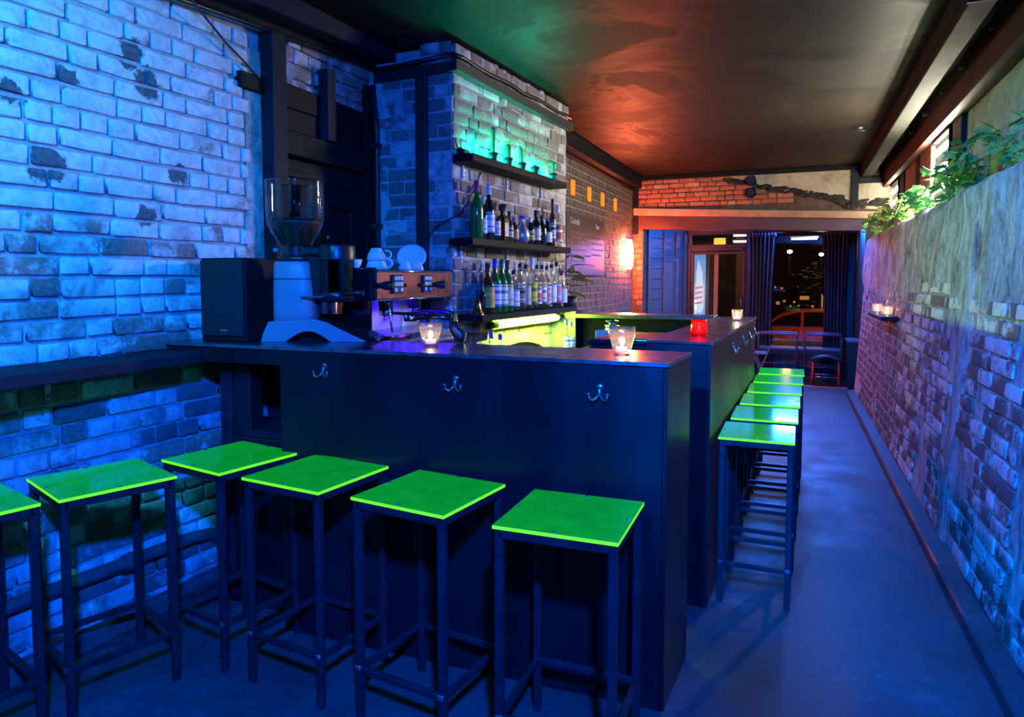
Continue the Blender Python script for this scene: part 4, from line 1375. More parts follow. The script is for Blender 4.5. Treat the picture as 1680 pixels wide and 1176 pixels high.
# body: tapered column
prof = [(-.085, .06), (-.088, .20), (-.082, .30), (-.074, .337)]
def loft(secs, n=20):
    """secs: (cx, cy, hx, hy, z, power)"""
    mb = MB()
    for (cx, cy, hx, hy, z, pw) in secs:
        for k in range(n):
            a = 2 * pi * k / n
            c_, s_ = cos(a), sin(a)
            mb.v.append((cx + hx * math.copysign(abs(c_) ** pw, c_), cy + hy * math.copysign(abs(s_) ** pw, s_), z))
    for j in range(len(secs) - 1):
        for k in range(n):
            k2 = (k + 1) % n
            mb.f.append((j * n + k, j * n + k2, (j + 1) * n + k2, (j + 1) * n + k))
            mb.m.append(0)
            mb.sm.append(True)
    mb.f += [tuple(range(n - 1, -1, -1)), tuple(range((len(secs) - 1) * n, len(secs) * n))]
    mb.m += [0, 0]
    mb.sm += [False, False]
    return mb
loft([(0, 0, .090, .080, .05, .5), (0, 0, .088, .080, .12, .5), (0, 0, .088, .080, .20, .5), (-.002, 0, .084, .078, .265, .5), (-.003, 0, .080, .075, .33, .5), (-.003, 0, .074, .07, .337, .5)]).build('body', M['grey_enamel'], gr)
loft([(-.002, 0, .0868, .0805, .262, .5), (-.002, 0, .0865, .0803, .265, .5)]).build('body_seam', M['black_plastic'], gr)
loft([(0, 0, .068, .066, .337, .6), (0, 0, .07, .068, .352, .6), (0, 0, .062, .06, .362, .7)]).build('collar', M['black_plastic'], gr)
# curved base with an arched cut-out
N = 14
upper = [(-.128, .0), (-.118, .03), (-.098, .075), (-.09, .11)]
top_ = [(-.09, .11), (-.03, .085), (.05, .09), (.10, .096), (.15, .082), (.20, .056), (.25, .032), (.29, .014), (.31, .004), (.312, 0)]
arch = [(.165 - .19 * k / 10, .045 * sin(pi * k / 10)) for k in range(11)]
poly = [(-.128, 0), (-.118, .035), (-.095, .085), (.0, .088)] + top_[2:] + arch
MB().extr(poly, 'y', -.085, .085).build('base', M['grey_enamel'], gr, .006, 2)
MB().extr([(.10, .0965), (.15, .0825), (.20, .0565), (.25, .0325), (.30, .010), (.36, .002), (.36, .012), (.32, .030), (.27, .056), (.22, .080), (.16, .098), (.12, .104)], 'y', -.0865, .0865).build('catch_tray', M['black_gloss'], gr, .002)
MB().extr([(.165, .001), (.11, .036), (.07, .044), (.03, .036), (-.025, .001)], 'y', .0, .06).build('base_underside', M['black_plastic'], gr)
# hopper, beans and neck
MB().lathe([(.066, .40), (.072, .42), (.10, .46), (.117, .50), (.121, .56), (.121, .672)], 36).build('hopper', M['hopper'], gr)
MB().lathe([(.0585, .405), (.094, .465), (.108, .495), (.11, .505), (.06, .515), (.001, .51)], 28).build('coffee_beans', M['beans'], gr)
r6 = random.Random(8)
mb = MB()
for k in range(110):
    a, q = r6.uniform(0, 2 * pi), .104 * sqrt(r6.random())
    mb.ball((q * cos(a), q * sin(a), .511 + r6.uniform(0, .008)), .0062, 6, 4, sc=(1.3, .9, .7))
mb.build('bean_layer', M['beans'], gr)['kind'] = 'stuff'
MB().lathe([(.123, .668), (.124, .676), (.118, .678), (.117, .67)], 36).build('hopper_rim', M['hopper'], gr)
MB().lathe([(.065, .362), (.064, .405)], 24).build('hopper_neck', M['hopper'], gr)
MB().lathe([(.045, .36), (.045, .40)], 20).build('neck_core', M['black_plastic'], gr)
MB().tube([(0, 0, .50), (0, 0, .66)], .024, 12).build('feed_column', M['smoked'], gr)
MB().tube([(-.066, -.03, .385), (-.085, -.035, .385)], .009, 10).build('slide_tab', M['grey_enamel'], gr)
# doser
MB().lathe([(.001, .165), (.076, .165), (.078, .205), (.072, .21)], 28, (.172, 0, 0)).build('doser_base', M['black_plastic'], gr)
MB().lathe([(.074, .21), (.077, .345)], 28, (.172, 0, 0)).build('doser_cylinder', M['smoked'], gr)
MB().lathe([(.080, .345), (.080, .40), (.076, .408), (.001, .408)], 28, (.172, 0, 0)).build('doser_lid', M['black_plastic'], gr)
MB().span((.06, -.05, .17), (.12, .05, .36)).build('doser_mount', M['black_plastic'], gr, .005)
MB().span((.03, -.045, .362), (.15, .045, .40)).build('doser_bridge', M['black_plastic'], gr, .006)
MB().lathe([(.045, .115), (.05, .165)], 18, (.15, 0, 0)).build('outlet', M['copper'], gr)
MB().span((.045, -.10, .186), (.14, -.085, .193)).build('portafilter_fork', M['weld'], gr, .002)
MB().tube([(.2, -.06, .20), (.27, -.075, .205), (.305, -.075, .205)], .012, 8).build('doser_lever', M['black_plastic'], gr)

# coffee machine on the back bench, its front facing the bar well
cm = thing('coffee_machine', 'two group espresso machine with copper front behind the bar', 'coffee machine', (-1.72, 2.58, 1.10), .09)
L = .893
MB().span((-.44, 0, .205), (-.006, L, .342)).build('upper_body', M['black_gloss'], cm, .012, 2)
MB().span((-.008, .012, .208), (.0, L - .012, .336)).build('front_panel', M['copper'], cm, .003)
MB().tube([(.0, .0, .338), (.0, L, .338)], .006, 8).build('top_trim', M['chrome'], cm)
MB().tube([(.0, .0, .206), (.0, L, .206)], .006, 8).build('bottom_trim', M['chrome'], cm)
MB().span((-.44, .02, 0), (-.20, L - .02, .206)).build('lower_body', M['black_steel'], cm)
MB().span((-.20, .03, .045), (-.194, L - .03, .205)).build('splash_plate', M['white_strip'], cm)
MB().span((-.22, .01, 0), (.06, L - .01, .042)).build('drip_tray', M['chrome'], cm, .004)
for k in range(12):
    MB().span((-.18, .05 + k * .069, .042), (.05, .08 + k * .069, .046)).build('grate_bar', M['chrome'], cm)
MB().span((-.44, -.006, .06), (-.02, 0, .33)).build('side_panel', M['black_gloss'], cm, .004)
for s_ in (0, L):
    MB().tube([(-.42, s_, .346), (.0, s_, .346)], .006, 8).build('cup_rail', M['black_gloss'], cm)
for y in (.195, .528):
    kp = MB().span((0, y - .052, .233), (.012, y + .052, .322)).build('keypad', M['black_plastic'], cm, .002)
    for i in range(3):
        for j in range(3):
            if i == 0 and j == 1:
                continue
            MB().span((.012, y - .040 + j * .029, .242 + i * .027), (.0165, y - .019 + j * .029, .260 + i * .027)).build('button', M['button'], kp, .001)
    MB().ball((.008, y + (.075 if y < .4 else -.075), .272), .011, 10, 7).build('indicator_knob', M['black_plastic'], cm)
for y in (.01, .60):
    MB().tube([(0, y, .272), (.025, y, .272), (.038, y, .272), (.072, y, .272), (.080, y, .272)], .018, 12, rad=[.012, .014, .02, .021, .012]).build('steam_knob', M['black_plastic'], cm)
for y in (.25, .56):
    g_ = MB().lathe([(.001, .15), (.034, .15), (.036, .175), (.036, .21)], 18, (-.085, y, 0)).build('group_head', M['black_steel'], cm)
    MB().lathe([(.001, .125), (.033, .125), (.037, .135), (.037, .15)], 18, (-.085, y, 0)).build('portafilter', M['chrome'], g_)
    MB().tube([(-.055, y, .138), (.02, y + .01, .136), (.06, y + .012, .134), (.14, y + .01, .12)], .012, 10, rad=[.008, .009, .014, .016]).build('portafilter_handle', M['black_plastic'], g_)
    MB().tube([(-.085, y - .012, .125), (-.085, y - .018, .105)], .006, 8).build('spout', M['chrome'], g_)
MB().tube([(-.02, .10, .205), (.012, .10, .19), (.016, .095, .13), (.03, .09, .06)], .005, 8).build('steam_wand', M['chrome'], cm)
MB().tube([(-.02, .78, .205), (.03, .78, .18), (.04, .775, .13), (.06, .77, .08)], .005, 8).build('steam_wand', M['chrome'], cm)
lp = lamp('machine_ultraviolet_lamp', 'AREA', (-.10, .45, .198), 6, (0.03, 0.0, 1.0), .6, None, .03)
lp.parent = cm
# black handle portafilter resting by the tray
pf = thing('portafilter', 'black handled portafilter resting at the bar edge', 'portafilter', (-1.39, 2.47, HB), radians(30))
MB().tube([(-.06, .02, .105), (.0, .0, .112), (.06, .0, .106), (.095, 0, .098)], .012, 10, rad=[.013, .010, .010, .012]).build('arm', M['black_gloss'], pf)
MB().tube([(.09, 0, .105), (.10, 0, .06), (.125, -.005, .028), (.145, -.01, .022)], .02, 12, rad=[.014, .022, .028, .022]).build('handle', M['black_plastic'], pf)
MB().lathe([(.016, .0), (.014, .03)], 12, (.098, 0, .09)).build('ferrule', M['brass'], pf)
MB().lathe([(.001, .09), (.026, .09), (.028, .115), (.024, .118)], 18, (-.08, .027, 0)).build('basket', M['chrome'], pf)

# cups and glasses
def cup(loc, label, flip=False, s_=1.0, rz=0.0):
    c_ = thing('coffee_cup', label, 'cup', loc, rz, 'white cups on the coffee machine')
    pr_ = [(.001, 0), (.024, 0), (.026, .006), (.040, .03), (.047, .058), (.044, .058), (.037, .032), (.022, .010), (.001, .008)]
    if flip:
        pr_ = [(a, .06 - z) for a, z in pr_]
    MB().lathe([(a * s_, z * s_) for a, z in pr_], 24).build('cup_body', M['white_china'], c_)
    zz_ = (.03 if not flip else .03) * s_
    MB().tube([((.040 + .030 * sin(pi * q / 12) ** .8) * s_, 0, zz_ + .019 * s_ * cos(pi * q / 12)) for q in range(13)], .0045 * s_, 8).build('handle', M['white_china'], c_)
    return c_
ZC = 1.10 + .343
cup((-1.93, 2.90, ZC), 'white cup stacked upside down over another cup', True, 1.18, radians(10))
cup((-1.93, 2.90, ZC + .047), 'white upside down cup topping the cup stack', True, 1.05, radians(20))
cup((-1.98, 2.78, ZC), 'white cup half hidden behind the grinder', False, .9, radians(200))
cup((-1.84, 3.02, ZC), 'small white cup in front of the leaning saucer', True, .75, radians(30))
cup((-1.83, 3.13, ZC), 'small white upside down cup beside the leaning saucer', True, .7, radians(-40))
sc = thing('saucer', 'white saucer leaning on edge on the coffee machine', 'saucer', (-1.90, 3.19, ZC + .068), radians(25))
MB().lathe([(.001, 0), (.03, 0), (.066, .010), (.078, .018), (.077, .020), (.06, .013), (.028, .004), (.001, .004)], 28, M=Matrix.Rotation(radians(58), 3, 'X')).build('dish', M['white_china'], sc)
def tumbler(loc, label, h=.09, r=.03, grp='glasses behind the bar'):
    g_ = MB().lathe([(.001, .004), (r * .75, .004), (r, h), (r * .94, h), (r * .70, .010), (.001, .010)], 16).build('drinking_glass', M['glass'], None, loc=loc)
    return tag(g_, label, 'glass', grp)
tumbler((-1.90, 3.36, ZC + .006), 'clear glass on the far end of the coffee machine', .075, .028)
tumbler((-1.84, 3.40, ZC + .006), 'second clear glass at the far end of the coffee machine', .07, .028)
for k, (y, wds) in enumerate(((2.74, 'upright glass under the coffee machine nearest the grinder'), (2.88, 'second glass on the drip tray from the grinder'), (3.05, 'third glass on the drip tray from the grinder'), (3.18, 'last glass on the drip tray by the portafilter'))):
    tumbler((-1.72 - (y - 2.58) * .09 + .02, y, 1.147), wds, .085, .027)

# candles
def candle(loc, label, gm='votive', h=.094, r0=.026, r1=.046, power=.22, group='tealights in glass holders'):
    c_ = thing('candle_holder', label, 'candle', loc, 0, group)
    MB().lathe([(.001, .003), (r0, .003), (r0 * 1.04, .0), (r0 * 1.2, .02), (r1 * .97, h * .72), (r1, h), (r1 * .955, h), (r1 * .92, h * .72), (r0 * 1.08, .022), (r0 * .9, .010), (.001, .010)], 20).build('glass_cup', M[gm], c_)
    tl_ = MB().lathe([(.001, .011), (.020, .011), (.020, .027), (.017, .027), (.001, .026)], 16).build('tealight', M['wax'], c_)
    MB().lathe([(.001, .026), (.0045, .032), (.0050, .038), (.001, .052)], 10).build('flame', M['flame'], tl_)
    l_ = lamp('candle_light', 'POINT', (0, 0, .06), power, (1.0, 0.50, 0.20), .012)
    l_.parent = c_
    return c_
candle((-1.325, 2.36, HB), 'clear glass tealight beside the portafilter')
candle((-0.562, 2.35, HB), 'clear glass tealight at the near bar corner', h=.098, r0=.027, r1=.047)
candle((-0.42, 3.27, HB), 'red glass tealight on the long bar', 'red_glass', .077, .034, .036, .5)
candle((-0.352, 4.55, HB), 'clear glass tealight at the far end of the long bar', h=.072, r0=.025, r1=.034)

# ledge with two tealights on the right wall
ms = thing('candle_shelf', 'tiny black shelf on the leaning right wall', 'shelf', (0, 0, 0))
xs_ = lambda y, z: XR(y) + LEAN * z
MB().prism([(xs_(6.25, 1.1) - .135, 6.25), (xs_(6.25, 1.1) + .01, 6.25), (xs_(7.2, 1.1) + .01, 7.2), (xs_(7.2, 1.1) - .135, 7.2)], 1.065, 1.10).build('plank', M['blue_black_wood'], ms, .004)
candle((xs_(6.45, 1.1) - .07, 6.42, 1.10), 'clear tealight at the near end of the wall shelf', h=.085, r0=.034, r1=.042, power=.5)
candle((xs_(6.9, 1.1) - .085, 6.98, 1.10), 'clear tealight at the far end of the wall shelf', h=.085, r0=.034, r1=.042, power=.5)

# ------------------------------------------------------------------ inside the bar well: dispenser
dj = thing('drink_jar', 'squat glass jar of blue liquid on the return counter shelf', 'jar', (-1.20, 4.72, .92))
MB().span((-.10, -.09, 0), (.10, .09, .13)).build('liquid', M['blue_glass'], dj, .012, 2)
MB().lathe([(.05, .13), (.045, .15), (.055, .16), (.001, .165)], 18).build('lid', M['chrome'], dj)
MB().lathe([(.02, .165), (.05, .185), (.05, .19)], 14).build('funnel', M['chrome'], dj)
stn = thing('jar_stand', 'dark steel stand under the blue jar', 'stand', (-1.2, 4.72, 0))
MB().span((-.2, -.12, .88), (.35, .14, .92)).build('stand_top', M['black_steel'], stn, .003)
for sx in (-.18, .33):
    for sy in (-.1, .12):
        MB().span((sx - .012, sy - .012, 0), (sx + .012, sy + .012, .88)).build('leg', M['black_steel'], stn)
lamp('well_ultraviolet_lamp', 'AREA', (-0.95, 5.05, .78), 3.0, (0.02, 0.0, 1.0), .8, (-.95, 4.4, .2), .04)

# ------------------------------------------------------------------ far left wall things
wl_ = thing('wall_lamp', 'glaring pink white lamp on the far left brick wall', 'lamp', (-2.07, 8.62, 1.50))
MB().span((0, -.035, .06), (.012, .035, .38)).build('backplate', M['brass'], wl_, .006)
MB().lathe([(.001, .03), (.04, .035), (.055, .10), (.06, .22), (.052, .34), (.035, .40), (.001, .405)], 20, (.07, .06, 0)).build('glass_shade', M['pink_lamp'], wl_)
for z in (.06, .37):
    MB().tube([(.02, 0, z), (.06, .03, z), (.10, .06, z)], .008, 8).build('arm', M['brass'], wl_)
MB().tube([(.03, 0, .02), (.03, .01, -.2), (.03, .0, -.36)], .004, 6).build('flex', M['cable'], wl_)
for k, (y, wds) in enumerate(((6.47, 'nearest amber square wall light high on far wall'), (7.04, 'second amber wall light from the breast'), (7.57, 'third amber wall light from the breast'), (8.15, 'farthest amber wall light near the pink lamp'))):
    al = thing('amber_light', wds, 'light', (-2.056, y, 2.215), 0, 'row of amber wall lights')
    MB().span((0, -.05, 0), (.02, .05, .15)).build('lens', M['amber'], al, .006)
    MB().span((-.005, -.055, -.01), (.01, .055, 0)).build('frame', M['brass'], al)
    MB().span((-.005, -.055, .15), (.01, .055, .16)).build('frame', M['brass'], al)
mbd = thing('menu_board', 'blackboard drinks menu with chalk writing on the far wall', 'board', (-2.052, 6.95, 1.44))
MB().span((0, -.70, 0), (.018, .67, .605)).build('board', M['slate'], mbd, .003)
def text(word, y, z, size, par, mat):
    cu = bpy.data.curves.new('chalk_text', 'FONT')
    cu.body = word
    cu.size = size
    cu.extrude = .001
    o_ = bpy.data.objects.new('chalk_text_tmp', cu)
    COL.objects.link(o_)
    dg = bpy.context.evaluated_depsgraph_get()
    me = bpy.data.meshes.new_from_object(o_.evaluated_get(dg))
    bpy.data.objects.remove(o_)
    me.materials.clear()
    me.materials.append(mat)
    t_ = bpy.data.objects.new('chalk_writing', me)
    COL.objects.link(t_)
    t_.parent = par
    t_.matrix_local = Matrix.Translation((.0195, y, z)) @ Matrix(((0, 0, 1, 0), (1, 0, 0, 0), (0, 1, 0, 0), (0, 0, 0, 1)))
    return t_
text('Cocktails', -.60, .50, .085, mbd, M['chalk'])
text('Beer', .30, .50, .08, mbd, M['chalk'])
r7 = random.Random(2)
for k in range(6):
    z = .42 - k * .055
    mb = MB()
    y = -.58
    while y < .05 - .1 * (k % 2):
        w = r7.uniform(.04, .12)
        mb.tube([(.0195, y + w * i / 6, z + r7.uniform(-.010, .010)) for i in range(7)], .0025, 4)
        y += w + .03
    mb.build('chalk_scribble', M['chalk'], mbd)
for k in range(4):
    z = .40 - k * .06
    mb = MB()
    y = .22
    while y < .55:
        w = r7.uniform(.05, .12)
        mb.tube([(.0195, y + w * i / 6, z + r7.uniform(-.011, .011)) for i in range(7)], .0025, 4)
        y += w + .03
    mb.build('chalk_scribble', M['chalk'], mbd)

# ------------------------------------------------------------------ ivy on the ledge
def ivy_leaf_mesh(mat):
    pts = [(0, 0), (.35, -.28), (.62, -.62), (.70, -.22), (1.05, -.12), (1.0, .0), (1.05, .12), (.70, .22), (.62, .62), (.35, .28)]
    v = [(.45, 0, .06)] + [(x, y, -.10 * abs(y) - .12 * max(0, x - .6)) for x, y in pts]
    me = bpy.data.meshes.new('leaf')
    n_ = len(pts)
    me.from_pydata(v, [], [(0, 1 + i, 1 + (i + 1) % n_) for i in range(n_)])
    me.materials.append(mat)
    return me
LV = {'g': ivy_leaf_mesh(M['ivy_a']), 'l': ivy_leaf_mesh(M['ivy_b'])}
def ivy(y, label, n_, spread, height, lime, seed):
    r = random.Random(seed)
    zt = 1.90
    x = XR(y) + LEAN * 1.9 + .08
    t_ = thing('ivy_plant', label, 'plant', (x, y, zt - .01), 0, 'ivy plants along the ledge')
    k_ = 5
    stems = []
    for s_ in range(k_):
        dy = r.uniform(-spread, spread)
        dx = r.uniform(-.20, .05)
        hgt = r.uniform(.4, 1.0) * height
        pts = [(0, dy * .2, 0), (dx * .3, dy * .5, hgt * .6), (dx * .7, dy * .85, hgt), (dx, dy * 1.1, hgt * (.95 if dx > -.08 else .3))]
        stems.append([Vector(p_) for p_ in pts])
        MB().tube(pts, .004, 5).build('stem', M['ivy_stem'], t_)
    for k in range(n_):
        st_ = r.choice(stems)
        f_ = r.random() * 3
        i = min(2, int(f_))
        p_ = st_[i].lerp(st_[i + 1], f_ - i) + Vector((r.uniform(-.05, .03), r.uniform(-.06, .06), r.uniform(-.03, .05)))
        o_ = bpy.data.objects.new('leaf', LV['l' if r.random() < lime else 'g'])
        COL.objects.link(o_)
        o_.parent = t_
        o_.location = p_
        q = r.uniform(.05, .095)
        o_.scale = (q, q, q)
        o_.rotation_euler = (r.uniform(-.9, .9), r.uniform(-.2, .9), r.uniform(pi * .6, pi * 1.7))
ivy(3.75, 'pale lime ivy at the near right end of the ledge', 60, .45, .32, .75, 1)
ivy(4.5, 'mixed green ivy just past the near concrete panel', 62, .40, .30, .35, 2)
ivy(5.2, 'dark green ivy below the blue black post', 64, .40, .30, .1, 3)
ivy(5.9, 'dense green ivy below the large tube panel', 64, .40, .22, .1, 4)
ivy(6.7, 'lime green ivy past the large tube panel', 56, .45, .22, .55, 5)
ivy(7.6, 'yellow green ivy in front of the red boards', 56, .50, .27, .8, 6)
ivy(8.5, 'green ivy hanging at the far end of the ledge', 56, .50, .25, .45, 7)

# ------------------------------------------------------------------ shop front beyond the opening
struct(MB().span((-2.3, 9.75, -.12), (1.35, 11.4, .0)).build('floor_lobby', M['shop_timber']))
struct(MB().span((-1.99, 9.70, -.02), (0.7, 9.78, .012)).build('trim_5', M['stone'], None, .004))
struct(MB().span((-2.3, 9.42, 2.25), (1.35, 11.3, 2.35)).build('ceiling_lobby', M['black_wood']))
# panelled left reveal
pw = struct(MB().prism([(-2.15, 9.42), (-2.02, 9.42), (-1.62, 10.94), (-1.95, 10.94)], 0, 2.25).build('wall_lobby_left', M['blue_panel']))
rd = Vector((0.40, 1.52, 0)).normalized()
rn = Vector((1.52, -0.40, 0)).normalized()
def rp(u, off, z):
    q = Vector((-2.02, 9.42, 0)) + rd * u + rn * off
    return Vector((q.x, q.y, z))
def rbox(name, u0, u1, z0, z1, t0, t1, mat):
    P_ = [rp(u0, t0, 0), rp(u0, t1, 0), rp(u1, t1, 0), rp(u1, t0, 0)]
    P_ = [(p_.x, p_.y) for p_ in P_]
    MB().prism(P_, z0, z1).build(name, M[mat], pw, .004)
for u0, u1 in ((0.0, .10), (.22, .30), (.72, .80), (1.15, 1.25), (1.46, 1.56)):
    rbox('stile', u0, u1, .0, 2.1, 0, .03, 'blue_panel')
for k in range(14):
    z = .1 + k * .145
    rbox('board', .31, .71, z, z + .138, 0, .012, 'blue_panel')
rbox('rail', .80, 1.15, 1.66, 1.74, 0, .03, 'blue_panel')
rbox('panel', .80, 1.15, .1, 1.66, 0, .010, 'blue_panel')
struct(MB().span((0.74, 9.42, 0), (1.2, 11.2, 2.25)).build('wall_lobby_right', M['shop_timber']))
cab = thing('side_cabinet', 'narrow dark cabinet standing right of the shop window', 'cabinet', (.70, 9.9, 0))
MB().span((-.10, -.25, .04), (.03, .25, .60)).build('body', M['black_steel'], cab, .004)
MB().span((-.11, -.26, .60), (.035, .26, .625)).build('top', M['blue_panel'], cab, .003)
MB().span((-.09, -.24, 0), (.03, .24, .04)).build('plinth', M['black_steel'], cab)
MB().ball((-.105, -.2, .57), .008, 8, 6).build('knob', M['chrome'], cab)
# door with transom light
YS = 11.0
d2 = struct(thing('door_2', 'x', 'x'))
for k in ('label', 'category'):
    del d2[k]
def sbox(name, x0, x1, z0, z1, y0=YS - .04, y1=YS + .05, mat='shop_timber', par=None):
    return MB().span((x0, y0, z0), (x1, y1, z1)).build(name, M[mat], par or d2, .005)
sbox('jamb', -1.66, -1.55, 0, 2.25)
sbox('jamb', -.74, -.64, 0, 2.25)
sbox('head', -1.55, -.74, 2.08, 2.25)
sbox('transom_bar', -1.55, -.74, 1.83, 1.93)
sbox('door_closer', -1.10, -.78, 1.835, 1.875, YS - .10, YS - .04, 'black_plastic')
MB().span((-1.55, YS, 1.93), (-.74, YS + .006, 2.08)).build('transom_pane', M['window_glass'], d2)
lf = sbox('door_leaf', -1.55, -1.50, 0, 1.82, YS - .02, YS + .03)
sbox('door_rail', -1.50, -.80, 1.78, 1.82, YS - .02, YS + .03, par=lf)
sbox('door_rail', -1.50, -.80, 0, .30, YS - .02, YS + .03, par=lf)
sbox('door_stile', -.80, -.745, 0, 1.82, YS - .02, YS + .03, par=lf)
sbox('glazing_bar', -1.20, -1.14, .3, 1.78, YS - .02, YS + .03, par=lf, mat='stone')
MB().span((-1.50, YS, .3), (-1.20, YS + .006, 1.78)).build('door_pane', M['window_glass'], lf)
MB().span((-1.14, YS, .3), (-.80, YS + .006, 1.78)).build('door_pane', M['window_glass'], lf)
MB().tube([(-.79, YS - .06, .9), (-.79, YS - .06, 1.15)], .01).build('door_handle', M['chrome'], lf)
# window
w1 = struct(thing('window_1', 'x', 'x'))
for k in ('label', 'category'):
    del w1[k]
for x0, x1, z0, z1 in ((-.64, -.58, .3, 2.12), (.60, .74, .0, 2.25), (-.64, .62, 2.10, 2.25), (-.64, .62, .26, .34)):
    sbox('window_frame', x0, x1, z0, z1, par=w1)
sbox('stall_riser', -.64, .62, 0, .26, par=w1)
MB().span((-.58, YS, .34), (.60, YS + .006, 2.10)).build('window_pane', M['window_glass'], w1)
# curtains
def curtain(x0, x1, label, seed):
    r = random.Random(seed)
    t_ = thing('curtain', label, 'curtain', ((x0 + x1) / 2, YS - .22, .06), 0, 'dark blue shop window curtains')
    n_, mz = 44, 10
    w = (x1 - x0) / 2
    mb = MB()
    for j in range(mz + 1):
        z = 2.0 * j / mz
        pinch = 1.0 - .16 * sin(pi * j / mz)
        for i in range(n_ + 1):
            s_ = i / n_ * 2 - 1
            y = .028 * sin(s_ * 21 + .5 * sin(z * 2 + seed)) + .012 * sin(s_ * 47 + seed)
            mb.v.append((s_ * w * pinch, y, z))
    for j in range(mz):
        for i in range(n_):
            a = j * (n_ + 1) + i
            mb.f.append((a, a + 1, a + n_ + 2, a + n_ + 1))
            mb.m.append(0)
            mb.sm.append(True)
    mb.build('cloth', M['curtain'], t_)
    hd = MB()
    for i in range(9):
        s_ = (i / 8 * 2 - 1) * w * .95
        hd.ball((s_, 0, 1.985), .03, 8, 6, sc=(.8, 1, 1.3))
    hd.build('gathered_heading', M['curtain'], t_)
curtain(-.70, -.32, 'left dark blue curtain of the shop window', 1)
curtain(.32, .66, 'right dark blue curtain of the shop window', 4)
rod = tag(MB().tube([(-.72, YS - .22, 2.07), (.70, YS - .22, 2.07)], .012).build('curtain_rod', M['black_steel']), 'thin dark rod carrying both curtains', 'rod')

# tubular bench in the window
be_ = thing('tube_bench', 'dark tubular steel bench with hoop backs in the shop window', 'bench', (0, 10.2, 0))
for x0, x1 in ((-.50, .0), (.10, .56)):
    for yy in (0, .30):
        MB().tube([(x0, yy, 0), (x0, yy, .62), (x0 + .02, yy, .65), (x1 - .02, yy, .65), (x1, yy, .62), (x1, yy, 0)], .014, 8).build('hoop', M['bench_steel'], be_)
    MB().tube([(x0, 0, .24), (x1, 0, .24)], .011, 8).build('foot_rail', M['bench_steel'], be_)
MB().span((-.49, .01, .425), (.55, .30, .455)).build('seat_plank', M['bench_steel'], be_, .004)
MB().span((-.49, .012, .365), (.55, .03, .425)).build('seat_apron', M['black_steel'], be_)
MB().tube([(.10, -.02, .215), (.56, -.02, .20)], .010, 8).build('foot_rail', M['bench_steel'], be_)
rs = thing('low_stool', 'low red-legged stool with a curved black seat by the window', 'stool', (.36, 9.98, 0))
mb = MB()
for k in range(9):
    s_ = k / 8 * 2 - 1
    z = .40 - .05 * s_ * s_
    for y in (-.15, .15):
        mb.v += [(s_ * .18, y, z), (s_ * .18, y, z - .03)]
for k in range(8):
    a = k * 4
    mb.f += [(a, a + 4, a + 6, a + 2), (a + 1, a + 3, a + 7, a + 5), (a, a + 1, a + 5, a + 4), (a + 2, a + 6, a + 7, a + 3)]
    mb.m += [0] * 4
    mb.sm += [True] * 4
mb.build('seat', M['black_plastic'], rs)
for sx in (-1, 1):
    for sy in (-1, 1):
        MB().tube([(sx * .15, sy * .12, .345), (sx * .165, sy * .14, 0)], .012, 8).build('leg', M['red_paint'], rs)
for sy in (-1, 1):
    MB().tube([(-.158, sy * .13, .12), (.158, sy * .13, .12)], .007, 6).build('stretcher', M['chrome'], rs)
ch = thing('folding_chair', 'blue steel folding chair end showing past the bar', 'chair', (-.42, 9.75, 0))
MB().span((-.12, -.16, .41), (.05, .16, .43)).build('seat', M['blue_panel'], ch, .004)
for sy in (-.15, .15):
    MB().bar((-.1, sy, 0), (.10, sy, .52), .018).build('leg', M['blue_panel'], ch)
    MB().bar((.05, sy, 0), (-.10, sy, .41), .018).build('leg', M['blue_panel'], ch)

# ------------------------------------------------------------------ the street outside
struct(MB().add([(-14, 11.2, -.13), (14, 11.2, -.13), (14, 24, -1.02), (-14, 24, -1.02), (-14, 60, -1.02), (14, 60, -1.02)], [(0, 1, 2, 3), (3, 2, 5, 4)]).build('ground_street', M['road']))
lowall = tag(MB().span((-.9, 12.6, -.6), (2.2, 12.8, .36)).build('low_wall', M['tan_wall'], None, .01), 'low tan wall outside below the window', 'wall')
# light box with a barber pole
bx_ = thing('lightbox_sign', 'lit blue sign box with a red and white barber pole outside the door', 'sign', (-1.55, 12.0, -.19))
MB().span((-.09, 0, .0), (.10, .08, 2.02)).build('box', M['sign_blue'], bx_, .004)
MB().extr([(-.06, 1.1), (.06, 1.1), (.05, 1.7), (-.02, 1.92), (-.05, 1.7)], 'y', -.003, .0).build('pale_panel', M['sign_white'], bx_)
prof = [(.0, 1.02), (.035, 1.05), (.05, 1.12), (.052, 1.5), (.035, 1.58), (.0, 1.6)]
MB().extr([(-.07, 1.12), (-.045, 1.04), (0, 1.02), (.045, 1.04), (.07, 1.12), (.07, 1.48), (.045, 1.56), (0, 1.58), (-.045, 1.56), (-.07, 1.48)], 'y', -.006, -.003).build('pole_white', M['sign_white'], bx_)
for z in (1.16, 1.25, 1.335, 1.42):
    MB().extr([(-.068, z), (.062, z + .028), (.062, z + .062), (-.068, z + .034)], 'y', -.009, -.006).build('pole_stripe', M['sign_red'], bx_)
r8 = random.Random(4)
for cx in (-.06, .035):
    z = .55
    mb = MB()
    while z < (1.0 if cx > 0 else 1.25):
        w = r8.uniform(.03, .055)
        mb.span((cx - w / 2, -.006, z), (cx + w / 2, -.003, z + .014))
        z += .026
    mb.build('lettering', M['sign_white'], bx_)
MB().span((.105, -.01, 0), (.15, .07, 2.05)).build('lit_post', M['stone'], bx_, .004)
pl_ = lamp('sign_spill', 'POINT', (.3, -.4, 1.4), 3, (.8, .85, 1.0), .1)
pl_.parent = bx_
